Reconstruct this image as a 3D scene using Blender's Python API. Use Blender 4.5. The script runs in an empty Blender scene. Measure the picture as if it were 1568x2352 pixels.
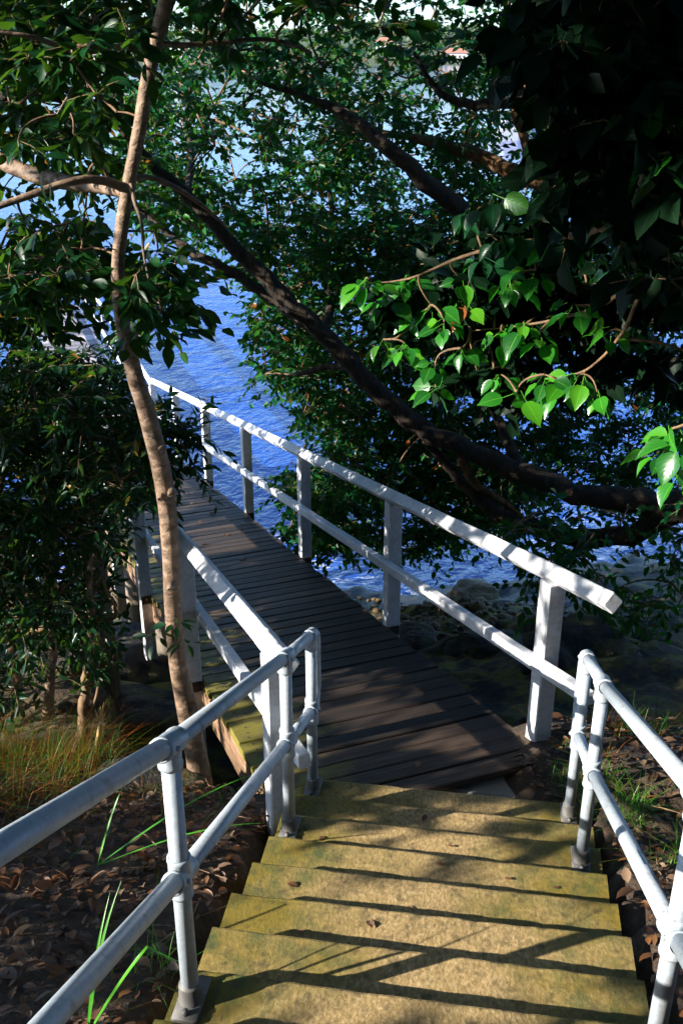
import bpy, math, random
import numpy as np
from mathutils import Vector, Matrix, noise

random.seed(7)
rng = np.random.default_rng(11)
sc = bpy.context.scene
COL = sc.collection

# ------------------------------------------------------------------ camera
CAM = np.array([0.0, 0.0, 6.6])          # water level is z = 0
PITCH = math.radians(24.55)
F, CX, CY = 2287.0, 784.0, 1176.0
cam = bpy.data.cameras.new("camera")
cam.sensor_fit = 'VERTICAL'; cam.sensor_height = 36.0
cam.lens = 36.0 * F / 2352.0
cam.clip_start = 0.05; cam.clip_end = 6000.0
camo = bpy.data.objects.new("camera", cam); COL.objects.link(camo)
camo.location = CAM
camo.rotation_euler = (math.pi/2 - PITCH, 0, 0)
sc.camera = camo

# ------------------------------------------------------------------ sky, sun, exposure
SUN_AZ, SUN_EL = math.radians(-109.5), math.radians(21.5)
world = bpy.data.worlds.new("World"); sc.world = world; world.use_nodes = True
wn = world.node_tree
sky = wn.nodes.new('ShaderNodeTexSky'); sky.sky_type = 'NISHITA'; sky.sun_disc = False
sky.sun_elevation = SUN_EL; sky.sun_rotation = SUN_AZ % (2*math.pi)
sky.ozone_density = 6.0; sky.dust_density = 0.9; sky.air_density = 1.0
bg = wn.nodes['Background']; bg.inputs[1].default_value = 0.125
wn.links.new(sky.outputs[0], bg.inputs[0])
SUND = np.array([math.sin(SUN_AZ)*math.cos(SUN_EL), math.cos(SUN_AZ)*math.cos(SUN_EL), math.sin(SUN_EL)])
sl = bpy.data.lights.new("sun", 'SUN'); sl.energy = 5.0; sl.angle = math.radians(0.53); sl.color = (1.0, 0.93, 0.82)
slo = bpy.data.objects.new("sun", sl); COL.objects.link(slo)
slo.rotation_euler = Vector(SUND).to_track_quat('Z', 'Y').to_euler()
vs = sc.view_settings
vs.view_transform = 'Standard'; vs.look = 'None'; vs.gamma = 1.0; vs.use_curve_mapping = False
vs.exposure = 1.8
sc.render.engine = 'CYCLES'
sc.cycles.use_denoising = True
sc.cycles.max_bounces = 4; sc.cycles.diffuse_bounces = 2; sc.cycles.glossy_bounces = 2
sc.cycles.transmission_bounces = 4; sc.cycles.transparent_max_bounces = 4
sc.cycles.sample_clamp_indirect = 4.0; sc.cycles.use_light_tree = False; sc.cycles.adaptive_threshold = 0.025

# ------------------------------------------------------------------ picture <-> place
_U = np.array([0, math.sin(PITCH), math.cos(PITCH)]); _Fw = np.array([0, math.cos(PITCH), -math.sin(PITCH)])
def ray(u, v): return np.array([(u-CX)/F, 0, 0]) - _U*(v-CY)/F + _Fw
def P(u, v, y):
    d = ray(u, v); return CAM + d*(y/d[1])
def Pz(u, v, z):
    d = ray(u, v); return CAM + d*((z-CAM[2])/d[2])
def PV(u, v, y):
    u = np.asarray(u, float); v = np.asarray(v, float); y = np.asarray(y, float)
    d = np.stack([(u-CX)/F, np.zeros_like(u), np.zeros_like(u)], -1) - _U*((v-CY)/F)[..., None] + _Fw
    return CAM + d*(y/d[..., 1])[..., None]
def fwd(p): return float((np.asarray(p)-CAM) @ _Fw)
def px(w, p): return w*fwd(p)/F          # width in picture units -> metres at p
def unit(v):
    v = np.asarray(v, float); return v/np.maximum(np.linalg.norm(v, axis=-1, keepdims=True), 1e-9)

# ------------------------------------------------------------------ mesh helpers
def raw_mesh(name, V, faces, mats=(), midx=None, smooth=False, uv=None):
    me = bpy.data.meshes.new(name)
    me.from_pydata(np.asarray(V, float).tolist(), [], faces)
    for m in mats: me.materials.append(m)
    if midx is not None: me.polygons.foreach_set('material_index', np.asarray(midx, np.int32))
    if smooth: me.polygons.foreach_set('use_smooth', np.ones(len(me.polygons), bool))
    me.update(); return me
def link(name, data, parent=None, loc=None):
    o = bpy.data.objects.new(name, data); COL.objects.link(o)
    if parent is not None: o.parent = parent
    if loc is not None: o.location = tuple(map(float, loc))
    return o
def tag(o, label=None, cat=None, group=None, kind=None):
    if label: o['label'] = label
    if cat: o['category'] = cat
    if group: o['group'] = group
    if kind: o['kind'] = kind
    return o
def thing(name, label, cat, loc, group=None, M=None):
    o = link(name, None, None, loc); o.empty_display_size = 0.1
    if M is not None:
        o.rotation_euler = Matrix(M).to_euler()
    o['_o'] = [0.0, 0.0, 0.0] if M is not None else [float(c) for c in loc]
    return tag(o, label, cat, group)
class MB:
    def __init__(s): s.V = []; s.Fc = []; s.mi = []; s.cur = 0; s.n = 0
    def add(s, V, Fc):
        k = s.n
        s.V.append(np.asarray(V, float)); s.n += len(V)
        s.Fc += [tuple(i+k for i in f) for f in Fc]; s.mi += [s.cur]*len(Fc)
    def box(s, c, size, X=(1,0,0), Y=(0,1,0), Z=(0,0,1), ch=0.0):
        X, Y, Z = map(np.asarray, (X, Y, Z)); c = np.asarray(c, float)
        a, b, d = np.asarray(size)/2.0
        s.beam(c-Y*b, c+Y*b, 2*a, 2*d, X, Z, ch, 1)
    def beam(s, p0, p1, w, h, X, Z, ch=0.006, nseg=1, jit=0.0, seed=0):
        """square-section bar from p0 to p1, width w along X, height h along Z, chamfered edges"""
        p0, p1, X, Z = (np.asarray(q, float) for q in (p0, p1, X, Z)); a, b = w/2, h/2
        if ch > 0: sec = [(-a+ch,-b),(a-ch,-b),(a,-b+ch),(a,b-ch),(a-ch,b),(-a+ch,b),(-a,b-ch),(-a,-b+ch)]
        else: sec = [(-a,-b),(a,-b),(a,b),(-a,b)]
        n = len(sec); V = []
        d = unit(p1-p0); L = np.linalg.norm(p1-p0)
        ts = np.linspace(0, L, nseg+1); r = random.Random(seed)
        if ch > 0: ts = np.r_[0, ch*0.7, ts[1:-1], L-ch*0.7, L]
        for k, t in enumerate(ts):
            sc_ = 1.0 if ch <= 0 or 0 < k < len(ts)-1 else 1.0-ch*0.7/max(min(a, b), 1e-4)
            for (x, z) in sec:
                V.append(p0+d*t+X*(x*sc_+r.uniform(-jit, jit))+Z*(z*sc_+r.uniform(-jit, jit)))
        Fc = [tuple(range(n))[::1], tuple(range((len(ts)-1)*n, len(ts)*n))[::-1]]
        for k in range(len(ts)-1):
            for i in range(n):
                j = (i+1) % n
                Fc.append((k*n+i, (k+1)*n+i, (k+1)*n+j, k*n+j))
        s.add(V, Fc)
    def tube(s, pts, rad, n=10, cap=True, lump=0.0, seed=0):
        pts = np.asarray(pts, float); m = len(pts)
        rad = np.full(m, rad) if np.isscalar(rad) else np.asarray(rad, float)
        T = unit(np.gradient(pts, axis=0))
        ref = np.array([0.0, 0, 1]) if abs(T[0, 2]) < 0.9 else np.array([1.0, 0, 0])
        A = unit(np.cross(T[0], ref)); V = []
        an = np.arange(n)*2*math.pi/n
        for k in range(m):
            A = unit(A-T[k]*(A@T[k])); B = np.cross(T[k], A)
            rr = np.full(n, rad[k])
            if lump > 0:
                for i in range(n):
                    rr[i] *= 1+lump*noise.noise((k*0.45+seed*7.1, math.cos(an[i])*1.3, math.sin(an[i])*1.3+seed))
            V.append(pts[k]+np.cos(an)[:, None]*A*rr[:, None]+np.sin(an)[:, None]*B*rr[:, None])
        V = np.concatenate(V); Fc = []
        for k in range(m-1):
            for i in range(n):
                j = (i+1) % n; Fc.append((k*n+i, k*n+j, (k+1)*n+j, (k+1)*n+i))
        if cap: Fc += [tuple(range(n))[::-1], tuple(range((m-1)*n, m*n))]
        s.add(V, Fc)
    def tubes(s, paths, rad, n=3):
        """many thin tubes at once: paths (N, m, 3), rad (m,) or (N, m)"""
        paths = np.asarray(paths, float); N, m, _ = paths.shape; rad = np.broadcast_to(np.asarray(rad, float), (N, m))
        T = unit(paths[:, -1]-paths[:, 0]); ref = np.where(np.abs(T[:, 2:3]) < 0.9, np.array([[0, 0, 1.0]]), np.array([[1.0, 0, 0]]))
        A = unit(np.cross(T, ref)); B = np.cross(T, A); an = np.arange(n)*2*math.pi/n
        ring = np.cos(an)[None, :, None]*A[:, None, :]+np.sin(an)[None, :, None]*B[:, None, :]
        V = paths[:, :, None, :]+ring[:, None, :, :]*rad[:, :, None, None]
        f = np.array([(k*n+i, k*n+(i+1) % n, (k+1)*n+(i+1) % n, (k+1)*n+i) for k in range(m-1) for i in range(n)])
        Fc = (f[None]+(np.arange(N)*m*n)[:, None, None]).reshape(-1, 4)+s.n
        s.V.append(V.reshape(-1, 3)); s.n += N*m*n; s.Fc += Fc.tolist(); s.mi += [s.cur]*len(Fc)
    def build(s, name, mats, parent=None, smooth=False, loc=None):
        if not isinstance(mats, (list, tuple)): mats = [mats]
        V = np.concatenate(s.V)
        off = np.zeros(3)
        if parent is not None: off = np.array(parent.get('_o', [0, 0, 0]))
        elif loc is not None: off = np.asarray(loc, float)
        me = raw_mesh(name, V-off, s.Fc, mats, s.mi, smooth)
        return link(name, me, parent, None if parent is not None or loc is None else loc)
def smooth_path(pts, sub=5):
    pts = np.asarray(pts, float); n = len(pts); out = []
    for i in range(n-1):
        p0, p1, p2, p3 = pts[max(i-1, 0)], pts[i], pts[i+1], pts[min(i+2, n-1)]
        for k in range(sub):
            t = k/sub
            out.append(0.5*((2*p1)+(-p0+p2)*t+(2*p0-5*p1+4*p2-p3)*t*t+(-p0+3*p1-3*p2+p3)*t**3))
    out.append(pts[-1]); return np.array(out)

# ------------------------------------------------------------------ materials
class NT:
    def __init__(s, name):
        s.m = bpy.data.materials.new(name); s.m.use_nodes = True; s.t = s.m.node_tree
        s.b = s.t.nodes['Principled BSDF']; s.out = s.t.nodes['Material Output']
    def n(s, typ, **kw):
        o = s.t.nodes.new('ShaderNode'+typ)
        for k, v in kw.items():
            if k.startswith('_'): o.inputs[k[1:]].default_value = v
            else: setattr(o, k, v)
        return o
    def l(s, a, b): s.t.links.new(a, b)
    def noise(s, vec, scale, detail=4, rough=0.55, dist=0.0):
        o = s.n('TexNoise'); o.inputs['Scale'].default_value = scale; o.inputs['Detail'].default_value = detail
        o.inputs['Roughness'].default_value = rough; o.inputs['Distortion'].default_value = dist
        if vec is not None: s.l(vec, o.inputs['Vector'])
        return o
    def ramp(s, fac, stops):
        o = s.n('ValToRGB'); e = o.color_ramp.elements
        while len(e) < len(stops): e.new(0.5)
        for k, (p, c) in enumerate(stops):
            e[k].position = p; e[k].color = (*c, 1) if len(c) == 3 else c
        s.l(fac, o.inputs[0]); return o
    def mapping(s, vec, scale=(1, 1, 1), loc=(0, 0, 0)):
        o = s.n('Mapping'); o.inputs['Scale'].default_value = scale; o.inputs['Location'].default_value = loc
        s.l(vec, o.inputs['Vector']); return o.outputs[0]
    def mix(s, fac, a, b, blend='MIX'):
        o = s.n('Mix', data_type='RGBA', blend_type=blend)
        for i, v in ((0, fac), (6, a), (7, b)):
            if hasattr(v, 'links') or hasattr(v, 'is_linked'): s.l(v, o.inputs[i])
            else: o.inputs[i].default_value = v if i == 0 else ((*v, 1) if len(v) == 3 else v)
        return o.outputs[2]
    def math(s, op, a, b=0.0, clamp=False):
        o = s.n('Math', operation=op); o.use_clamp = clamp
        for i, v in ((0, a), (1, b)):
            if hasattr(v, 'is_linked'): s.l(v, o.inputs[i])
            else: o.inputs[i].default_value = v
        return o.outputs[0]
    def bump(s, h, strength=0.3, dist=0.02, normal=None):
        o = s.n('Bump'); o.inputs['Strength'].default_value = strength; o.inputs['Distance'].default_value = dist
        s.l(h, o.inputs['Height'])
        if normal is not None: s.l(normal, o.inputs['Normal'])
        return o.outputs[0]
    def tc(s, k='Object'): return s.n('TexCoord').outputs[k]
    def base(s, c):
        if hasattr(c, 'is_linked'): s.l(c, s.b.inputs['Base Color'])
        else: s.b.inputs['Base Color'].default_value = (*c, 1)
    def set(s, **kw):
        for k, v in kw.items():
            i = s.b.inputs[k.replace('_', ' ')]
            if hasattr(v, 'is_linked'): s.l(v, i)
            else: i.default_value = v

def leaf_mat(name, cols, rough=0.38, transl=0.3, tcol=(0.16, 0.3, 0.02), per_object=False, odd=None, veins=False, spec=0.5):
    t = NT(name)
    r = t.n('ObjectInfo').outputs['Random'] if per_object else t.n('NewGeometry').outputs['Random Per Island']
    st = [(i/(len(cols)-1)*(0.97 if odd else 1.0), c) for i, c in enumerate(cols)]
    if odd: st.append((0.985, odd))
    c = t.ramp(r, st).outputs[0]
    if veins:
        uv = t.n('UVMap').outputs[0]; sx = t.n('SeparateXYZ'); t.l(uv, sx.inputs[0])
        ax = t.math('ABSOLUTE', t.math('SUBTRACT', sx.outputs[0], 0.5))
        rib = t.math('LESS_THAN', ax, 0.018)
        w = t.math('SINE', t.math('MULTIPLY', t.math('SUBTRACT', sx.outputs[1], t.math('MULTIPLY', ax, 0.7)), 44.0))
        side = t.math('MULTIPLY', t.math('GREATER_THAN', w, 0.95), 0.12)
        c = t.mix(t.math('MAXIMUM', t.math('MULTIPLY', rib, 0.6), side), c, tuple(min(0.4, x*2.0+0.004) for x in cols[-1]))
        t.l(t.bump(w, 0.05, 0.002), t.b.inputs['Normal'])
    t.base(c); t.set(Roughness=rough); t.b.inputs['Specular IOR Level'].default_value = spec
    tr = t.n('BsdfTranslucent'); tm = t.mix(0.75, c, tcol)
    t.l(tm, tr.inputs[0])
    mx = t.n('MixShader'); mx.inputs[0].default_value = transl
    t.l(t.b.outputs[0], mx.inputs[1]); t.l(tr.outputs[0], mx.inputs[2]); t.l(mx.outputs[0], t.out.inputs[0])
    return t.m

def bark_mat(name, c0, c1, c2, scale=14, stretch=0.3, rough=0.85, bump=0.6, patches=None):
    t = NT(name); o = t.tc()
    v = t.mapping(o, (1, 1, stretch))
    a = t.noise(v, scale, 6, 0.65); b = t.noise(o, scale*0.22, 3)
    c = t.ramp(a.outputs[0], [(0.3, c0), (0.52, c1), (0.75, c2)]).outputs[0]
    if patches:
        c = t.mix(t.ramp(b.outputs[0], [(0.5, (0, 0, 0)), (0.62, (1, 1, 1))]).outputs[0], c, patches)
    t.base(c); t.set(Roughness=rough)
    vo = t.n('TexVoronoi', feature='DISTANCE_TO_EDGE'); vo.inputs['Scale'].default_value = scale*0.8
    t.l(v, vo.inputs['Vector'])
    h = t.math('ADD', a.outputs[0], t.math('MULTIPLY', vo.outputs[0], 0.8))
    t.l(t.bump(h, bump, 0.02), t.b.inputs['Normal'])
    return t.m

M = {}
M['leaf_t'] = leaf_mat('leaf_shore', [(0.0015, 0.021, 0.0105), (0.003, 0.042, 0.018), (0.005, 0.072, 0.024), (0.020, 0.10, 0.008)], 0.36, 0.24, (0.10, 0.36, 0.015), spec=0.13, odd=(0.13, 0.04, 0.006))
M['leaf_s'] = leaf_mat('leaf_slender', [(0.0015, 0.016, 0.006), (0.003, 0.028, 0.009), (0.008, 0.052, 0.008)], 0.38, 0.2, (0.12, 0.30, 0.015), veins=True, spec=0.15)
M['leaf_u'] = leaf_mat('leaf_dark', [(0.0012, 0.011, 0.005), (0.003, 0.024, 0.008), (0.014, 0.06, 0.006)], 0.4, 0.24, (0.12, 0.30, 0.015), spec=0.13, odd=(0.2, 0.08, 0.01))
M['leaf_e'] = leaf_mat('leaf_lance', [(0.0012, 0.013, 0.008), (0.003, 0.024, 0.012), (0.008, 0.046, 0.012)], 0.34, 0.2, (0.12, 0.30, 0.015), spec=0.2, odd=(0.2, 0.12, 0.015))
M['leaf_n'] = leaf_mat('leaf_broad', [(0.006, 0.055, 0.010), (0.012, 0.10, 0.012), (0.022, 0.16, 0.010), (0.06, 0.21, 0.010)], 0.26, 0.28, (0.05, 0.5, 0.02), per_object=True, veins=True, spec=1.0)
M['leaf_nred'] = leaf_mat('leaf_broad_dying', [(0.13, 0.02, 0.004), (0.17, 0.045, 0.006), (0.09, 0.014, 0.004)], 0.45, 0.25, (0.3, 0.05, 0.005), per_object=True, veins=True)
M['leaf_nn'] = leaf_mat('leaf_broad_shade', [(0.0014, 0.0066, 0.0033), (0.0022, 0.0094, 0.0039), (0.0033, 0.0132, 0.0050)], 0.4, 0.04, (0.02, 0.15, 0.02), veins=True, spec=0.06)  # same broad leaf, with deep shade put into its colour
M['leaf_nk'] = leaf_mat('leaf_broad_part_shade', [(0.004, 0.026, 0.011), (0.006, 0.036, 0.014), (0.008, 0.05, 0.016)], 0.3, 0.12, (0.03, 0.25, 0.02), per_object=True, veins=True, spec=0.2)  # broad leaf colour darkened to stand for shade on the upper heads
M['litter'] = leaf_mat('leaf_fallen', [(0.02, 0.008, 0.0035), (0.06, 0.024, 0.006), (0.13, 0.05, 0.009), (0.07, 0.038, 0.02), (0.16, 0.10, 0.06)], 0.6, 0.12, (0.4, 0.12, 0.02))
M['litter_o'] = leaf_mat('leaf_fallen_single', [(0.08, 0.035, 0.012), (0.13, 0.06, 0.022), (0.17, 0.12, 0.075)], 0.6, 0.12, (0.4, 0.12, 0.02), per_object=True)
M['grass'] = leaf_mat('grass_blades', [(0.008, 0.055, 0.005), (0.014, 0.085, 0.006), (0.03, 0.11, 0.006), (0.08, 0.032, 0.004), (0.15, 0.050, 0.005), (0.20, 0.075, 0.008)], 0.5, 0.25, (0.22, 0.10, 0.006), spec=0.2)
M['grass_g'] = leaf_mat('grass_green', [(0.03, 0.13, 0.012), (0.05, 0.18, 0.015), (0.09, 0.2, 0.02), (0.2, 0.14, 0.03)], 0.4, 0.35, (0.15, 0.6, 0.02))
M['bark_s'] = bark_mat('bark_smooth', (0.07, 0.045, 0.027), (0.19, 0.122, 0.077), (0.32, 0.225, 0.155), 16, 1.6, 0.62, 0.7, (0.10, 0.062, 0.038))
M['bark_t'] = bark_mat('bark_rough', (0.006, 0.004, 0.003), (0.022, 0.014, 0.008), (0.08, 0.048, 0.024), 17, 0.35, 0.9, 0.9)
M['bark_lit'] = bark_mat('bark_sunlit', (0.03, 0.015, 0.006), (0.12, 0.062, 0.02), (0.26, 0.145, 0.05), 20, 0.35, 0.9, 0.9)  # rough bark with orange sunlight put into its colour
M['twig'] = bark_mat('bark_twig', (0.06, 0.035, 0.02), (0.13, 0.075, 0.035), (0.24, 0.15, 0.07), 30, 0.4, 0.8, 0.3)

def galv():
    t = NT('pipe_paint'); o = t.tc()
    a = t.noise(o, 60, 5, 0.7); b = t.noise(o, 7, 4, 0.6); d = t.noise(t.mapping(o, (1, 1, 0.25)), 22, 3)
    c = t.ramp(a.outputs[0], [(0.25, (0.28, 0.33, 0.38)), (0.6, (0.40, 0.455, 0.51)), (0.85, (0.52, 0.57, 0.62))]).outputs[0]
    c = t.mix(t.ramp(b.outputs[0], [(0.56, (0, 0, 0)), (0.78, (0.55, 0.55, 0.55))]).outputs[0], c, (0.24, 0.24, 0.23))
    c = t.mix(t.ramp(d.outputs[0], [(0.58, (0, 0, 0)), (0.76, (0.65, 0.65, 0.65))]).outputs[0], c, (0.13, 0.09, 0.06))
    t.base(c); t.set(Metallic=0.25, Roughness=t.ramp(b.outputs[0], [(0.3, (0.38,)*3), (0.7, (0.58,)*3)]).outputs[0])
    t.l(t.bump(a.outputs[0], 0.12, 0.004), t.b.inputs['Normal'])
    return t.m
M['pipe'] = galv()
def white_timber():
    t = NT('white_timber'); o = t.tc()
    a = t.noise(o, 35, 6, 0.7); b = t.noise(o, 4, 4, 0.6); d = t.noise(o, 140, 2, 0.6)
    c = t.ramp(a.outputs[0], [(0.22, (0.34, 0.34, 0.36)), (0.5, (0.53, 0.54, 0.57)), (0.8, (0.64, 0.65, 0.68))]).outputs[0]
    c = t.mix(t.ramp(b.outputs[0], [(0.5, (0, 0, 0)), (0.75, (0.6, 0.6, 0.6))]).outputs[0], c, (0.25, 0.24, 0.23))
    c = t.mix(t.ramp(d.outputs[0], [(0.62, (0, 0, 0)), (0.74, (0.7, 0.7, 0.7))]).outputs[0], c, (0.25, 0.23, 0.22))
    t.base(c); t.set(Roughness=0.6)
    h = t.math('ADD', a.outputs[0], t.math('MULTIPLY', d.outputs[0], 0.5))
    t.l(t.bump(h, 0.35, 0.006), t.b.inputs['Normal'])
    return t.m
M['white'] = white_timber()
def timber(name, c0, c1, c2, moss=0.0, rough=0.62, along=(0.35, 14, 14), edge=None):
    t = NT(name); o = t.tc(); rnd = t.n('ObjectInfo').outputs['Random']
    off = t.n('CombineXYZ'); t.l(t.math('MULTIPLY', rnd, 37.0), off.inputs[0]); t.l(t.math('MULTIPLY', rnd, 91.0), off.inputs[1])
    va = t.n('VectorMath', operation='ADD'); t.l(o, va.inputs[0]); t.l(off.outputs[0], va.inputs[1])
    g = t.noise(t.mapping(va.outputs[0], along), 5.0, 8, 0.72, 0.4)
    b = t.noise(va.outputs[0], 3.0, 4)
    c = t.ramp(g.outputs[0], [(0.28, c0), (0.5, c1), (0.74, c2)]).outputs[0]
    tint = t.ramp(rnd, [(0.0, (0.4, 0.4, 0.42)), (0.5, (0.9, 0.88, 0.87)), (0.88, (1.5, 1.42, 1.35)), (1.0, (2.6, 2.4, 2.2))]).outputs[0]
    c = t.mix(1.0, c, tint, 'MULTIPLY')
    if moss > 0:
        sx = t.n('SeparateXYZ'); t.l(o, sx.inputs[0])
        m = t.math('SUBTRACT', t.math('MULTIPLY', t.math('ADD', sx.outputs[0], 0.05), -1.5), 0.0)
        m = t.math('ADD', m, t.math('MULTIPLY', t.math('SUBTRACT', b.outputs[0], 0.5), 2.4))
        m = t.math('MULTIPLY', t.math('SUBTRACT', m, 0.42, True), moss*2.2, True)
        c = t.mix(m, c, (0.15, 0.13, 0.022))
    t.base(c); t.set(Roughness=t.ramp(g.outputs[0], [(0.3, (rough+0.1,)*3), (0.7, (rough-0.1,)*3)]).outputs[0])
    t.b.inputs['Specular IOR Level'].default_value = 0.32
    t.l(t.bump(g.outputs[0], 0.55, 0.008), t.b.inputs['Normal'])
    return t.m
M['plank'] = timber('weathered_plank', (0.009, 0.006, 0.0045), (0.028, 0.019, 0.0135), (0.075, 0.055, 0.041), 0.85, 0.62)
M['plank_j'] = timber('grey_plank', (0.16, 0.15, 0.16), (0.28, 0.26, 0.27), (0.36, 0.34, 0.35))
M['bearer'] = timber('bearer_timber', (0.05, 0.03, 0.018), (0.16, 0.10, 0.06), (0.30, 0.20, 0.13), 0, 0.75, (14, 0.6, 14))
M['pile'] = timber('pile_timber', (0.10, 0.075, 0.05), (0.20, 0.16, 0.115), (0.30, 0.25, 0.19), 0, 0.7, (9, 9, 0.5))
M['pile_dark'] = timber('pile_tarred', (0.012, 0.010, 0.010), (0.03, 0.025, 0.022), (0.06, 0.05, 0.045), 0, 0.7, (9, 9, 0.5))
def plain(name, c, rough=0.6, metal=0.0):
    t = NT(name); a = t.noise(t.tc(), 25, 3)
    t.base(t.mix(a.outputs[0], tuple(x*0.75 for x in c), tuple(min(1, x*1.2) for x in c))); t.set(Roughness=rough, Metallic=metal); return t.m
M['iron'] = plain('rusty_iron', (0.07, 0.05, 0.04), 0.7, 0.3)
M['splinter'] = bark_mat('split_wood', (0.3, 0.17, 0.06), (0.5, 0.32, 0.13), (0.62, 0.45, 0.22), 20, 0.1, 0.7, 0.4)
M['pipe_base'] = plain('grimy_flange', (0.12, 0.115, 0.11), 0.6, 0.4)
M['concrete'] = plain('footing_concrete', (0.24, 0.23, 0.22), 0.85)
M['blue'] = plain('blue_plastic', (0.25, 0.5, 0.75), 0.35)

def tread_mat():
    t = NT('mossy_concrete'); o = t.tc(); rnd = t.n('ObjectInfo').outputs['Random']
    off = t.n('CombineXYZ'); t.l(t.math('MULTIPLY', rnd, 23.0), off.inputs[2])
    va = t.n('VectorMath', operation='ADD'); t.l(o, va.inputs[0]); t.l(off.outputs[0], va.inputs[1]); v = va.outputs[0]
    big = t.noise(v, 2.1, 5, 0.6); mid = t.noise(v, 9, 5, 0.65); fine = t.noise(t.mapping(v, (1, 0.55, 1)), 90, 4, 0.75)
    c = t.ramp(fine.outputs[0], [(0.25, (0.10, 0.068, 0.022)), (0.5, (0.28, 0.19, 0.075)), (0.75, (0.50, 0.375, 0.20))]).outputs[0]
    sx = t.n('SeparateXYZ'); t.l(o, sx.inputs[0])
    ed = t.math('ABSOLUTE', sx.outputs[0])                       # 0 at the middle of the flight, 0.67 at its ends
    m = t.math('ADD', t.math('MULTIPLY', t.math('SUBTRACT', ed, 0.22), 1.9), t.math('MULTIPLY', t.math('SUBTRACT', big.outputs[0], 0.46), 2.6))
    c = t.mix(t.math('MULTIPLY', m, 1.0, True), c, t.mix(fine.outputs[0], (0.085, 0.062, 0.004), (0.21, 0.15, 0.009)))
    g = t.ramp(mid.outputs[0], [(0.44, (0, 0, 0)), (0.66, (0.85, 0.85, 0.85))]).outputs[0]
    c = t.mix(t.math('MULTIPLY', g, t.math('MULTIPLY', m, 1.3, True)), c, (0.03, 0.055, 0.012))
    dk = t.ramp(t.noise(v, 26, 4, 0.6).outputs[0], [(0.52, (0, 0, 0)), (0.72, (0.7, 0.7, 0.7))]).outputs[0]
    c = t.mix(dk, c, (0.035, 0.03, 0.012))
    t.base(c); t.set(Roughness=0.85)
    h = t.math('ADD', fine.outputs[0], t.math('MULTIPLY', mid.outputs[0], 0.8))
    t.l(t.bump(h, 0.5, 0.005), t.b.inputs['Normal'])
    return t.m
M['tread'] = tread_mat()
def ground_mat():
    t = NT('bank_ground'); o = t.tc()
    a = t.noise(o, 3.2, 6, 0.65); b = t.noise(o, 22, 5, 0.7); d = t.noise(o, 1.3, 4, 0.6)
    soil = t.ramp(b.outputs[0], [(0.3, (0.018, 0.011, 0.006)), (0.55, (0.05, 0.03, 0.017)), (0.78, (0.10, 0.065, 0.036))]).outputs[0]
    rock = t.ramp(b.outputs[0], [(0.3, (0.006, 0.005, 0.004)), (0.55, (0.024, 0.019, 0.014)), (0.8, (0.075, 0.060, 0.042))]).outputs[0]
    rock = t.mix(t.ramp(a.outputs[0], [(0.45, (0, 0, 0)), (0.6, (0.85, 0.85, 0.85))]).outputs[0], rock, t.mix(b.outputs[0], (0.05, 0.06, 0.008), (0.30, 0.24, 0.02)))
    sx = t.n('SeparateXYZ'); t.l(o, sx.inputs[0])
    f = t.math('ADD', sx.outputs[2], t.math('MULTIPLY', t.math('SUBTRACT', d.outputs[0], 0.5), 0.9))
    fr = t.math('MULTIPLY', t.math('SUBTRACT', 2.75, f), 2.2, True)
    c = t.mix(fr, soil, rock)
    wet = t.math('MULTIPLY', t.math('SUBTRACT', 0.75, f), 1.6, True)
    c = t.mix(t.math('MULTIPLY', wet, 0.7), c, (0.012, 0.011, 0.012))
    t.base(c); t.set(Roughness=t.math('SUBTRACT', 0.9, t.math('MULTIPLY', wet, 0.55)))
    h = t.math('ADD', a.outputs[0], t.math('MULTIPLY', b.outputs[0], 0.4))
    t.l(t.bump(h, 0.9, 0.05), t.b.inputs['Normal'])
    return t.m
M['ground'] = ground_mat()
def rock_mat(name, c0, c1, c2, moss):
    t = NT(name); o = t.tc()
    a = t.noise(o, 4, 6, 0.65); b = t.noise(o, 20, 5, 0.7)
    c = t.ramp(b.outputs[0], [(0.3, c0), (0.55, c1), (0.8, c2)]).outputs[0]
    c = t.mix(t.ramp(a.outputs[0], [(0.5, (0, 0, 0)), (0.62, (moss,)*3)]).outputs[0], c, (0.16, 0.13, 0.015))
    t.base(c); t.set(Roughness=0.7)
    t.l(t.bump(t.math('ADD', a.outputs[0], b.outputs[0]), 0.8, 0.04), t.b.inputs['Normal']); return t.m
M['rock'] = rock_mat('dark_rock', (0.005, 0.0045, 0.004), (0.017, 0.014, 0.011), (0.045, 0.037, 0.028), 0.5)
M['rock_y'] = rock_mat('ochre_rock', (0.05, 0.032, 0.012), (0.13, 0.08, 0.026), (0.22, 0.15, 0.06), 0.3)
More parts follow.
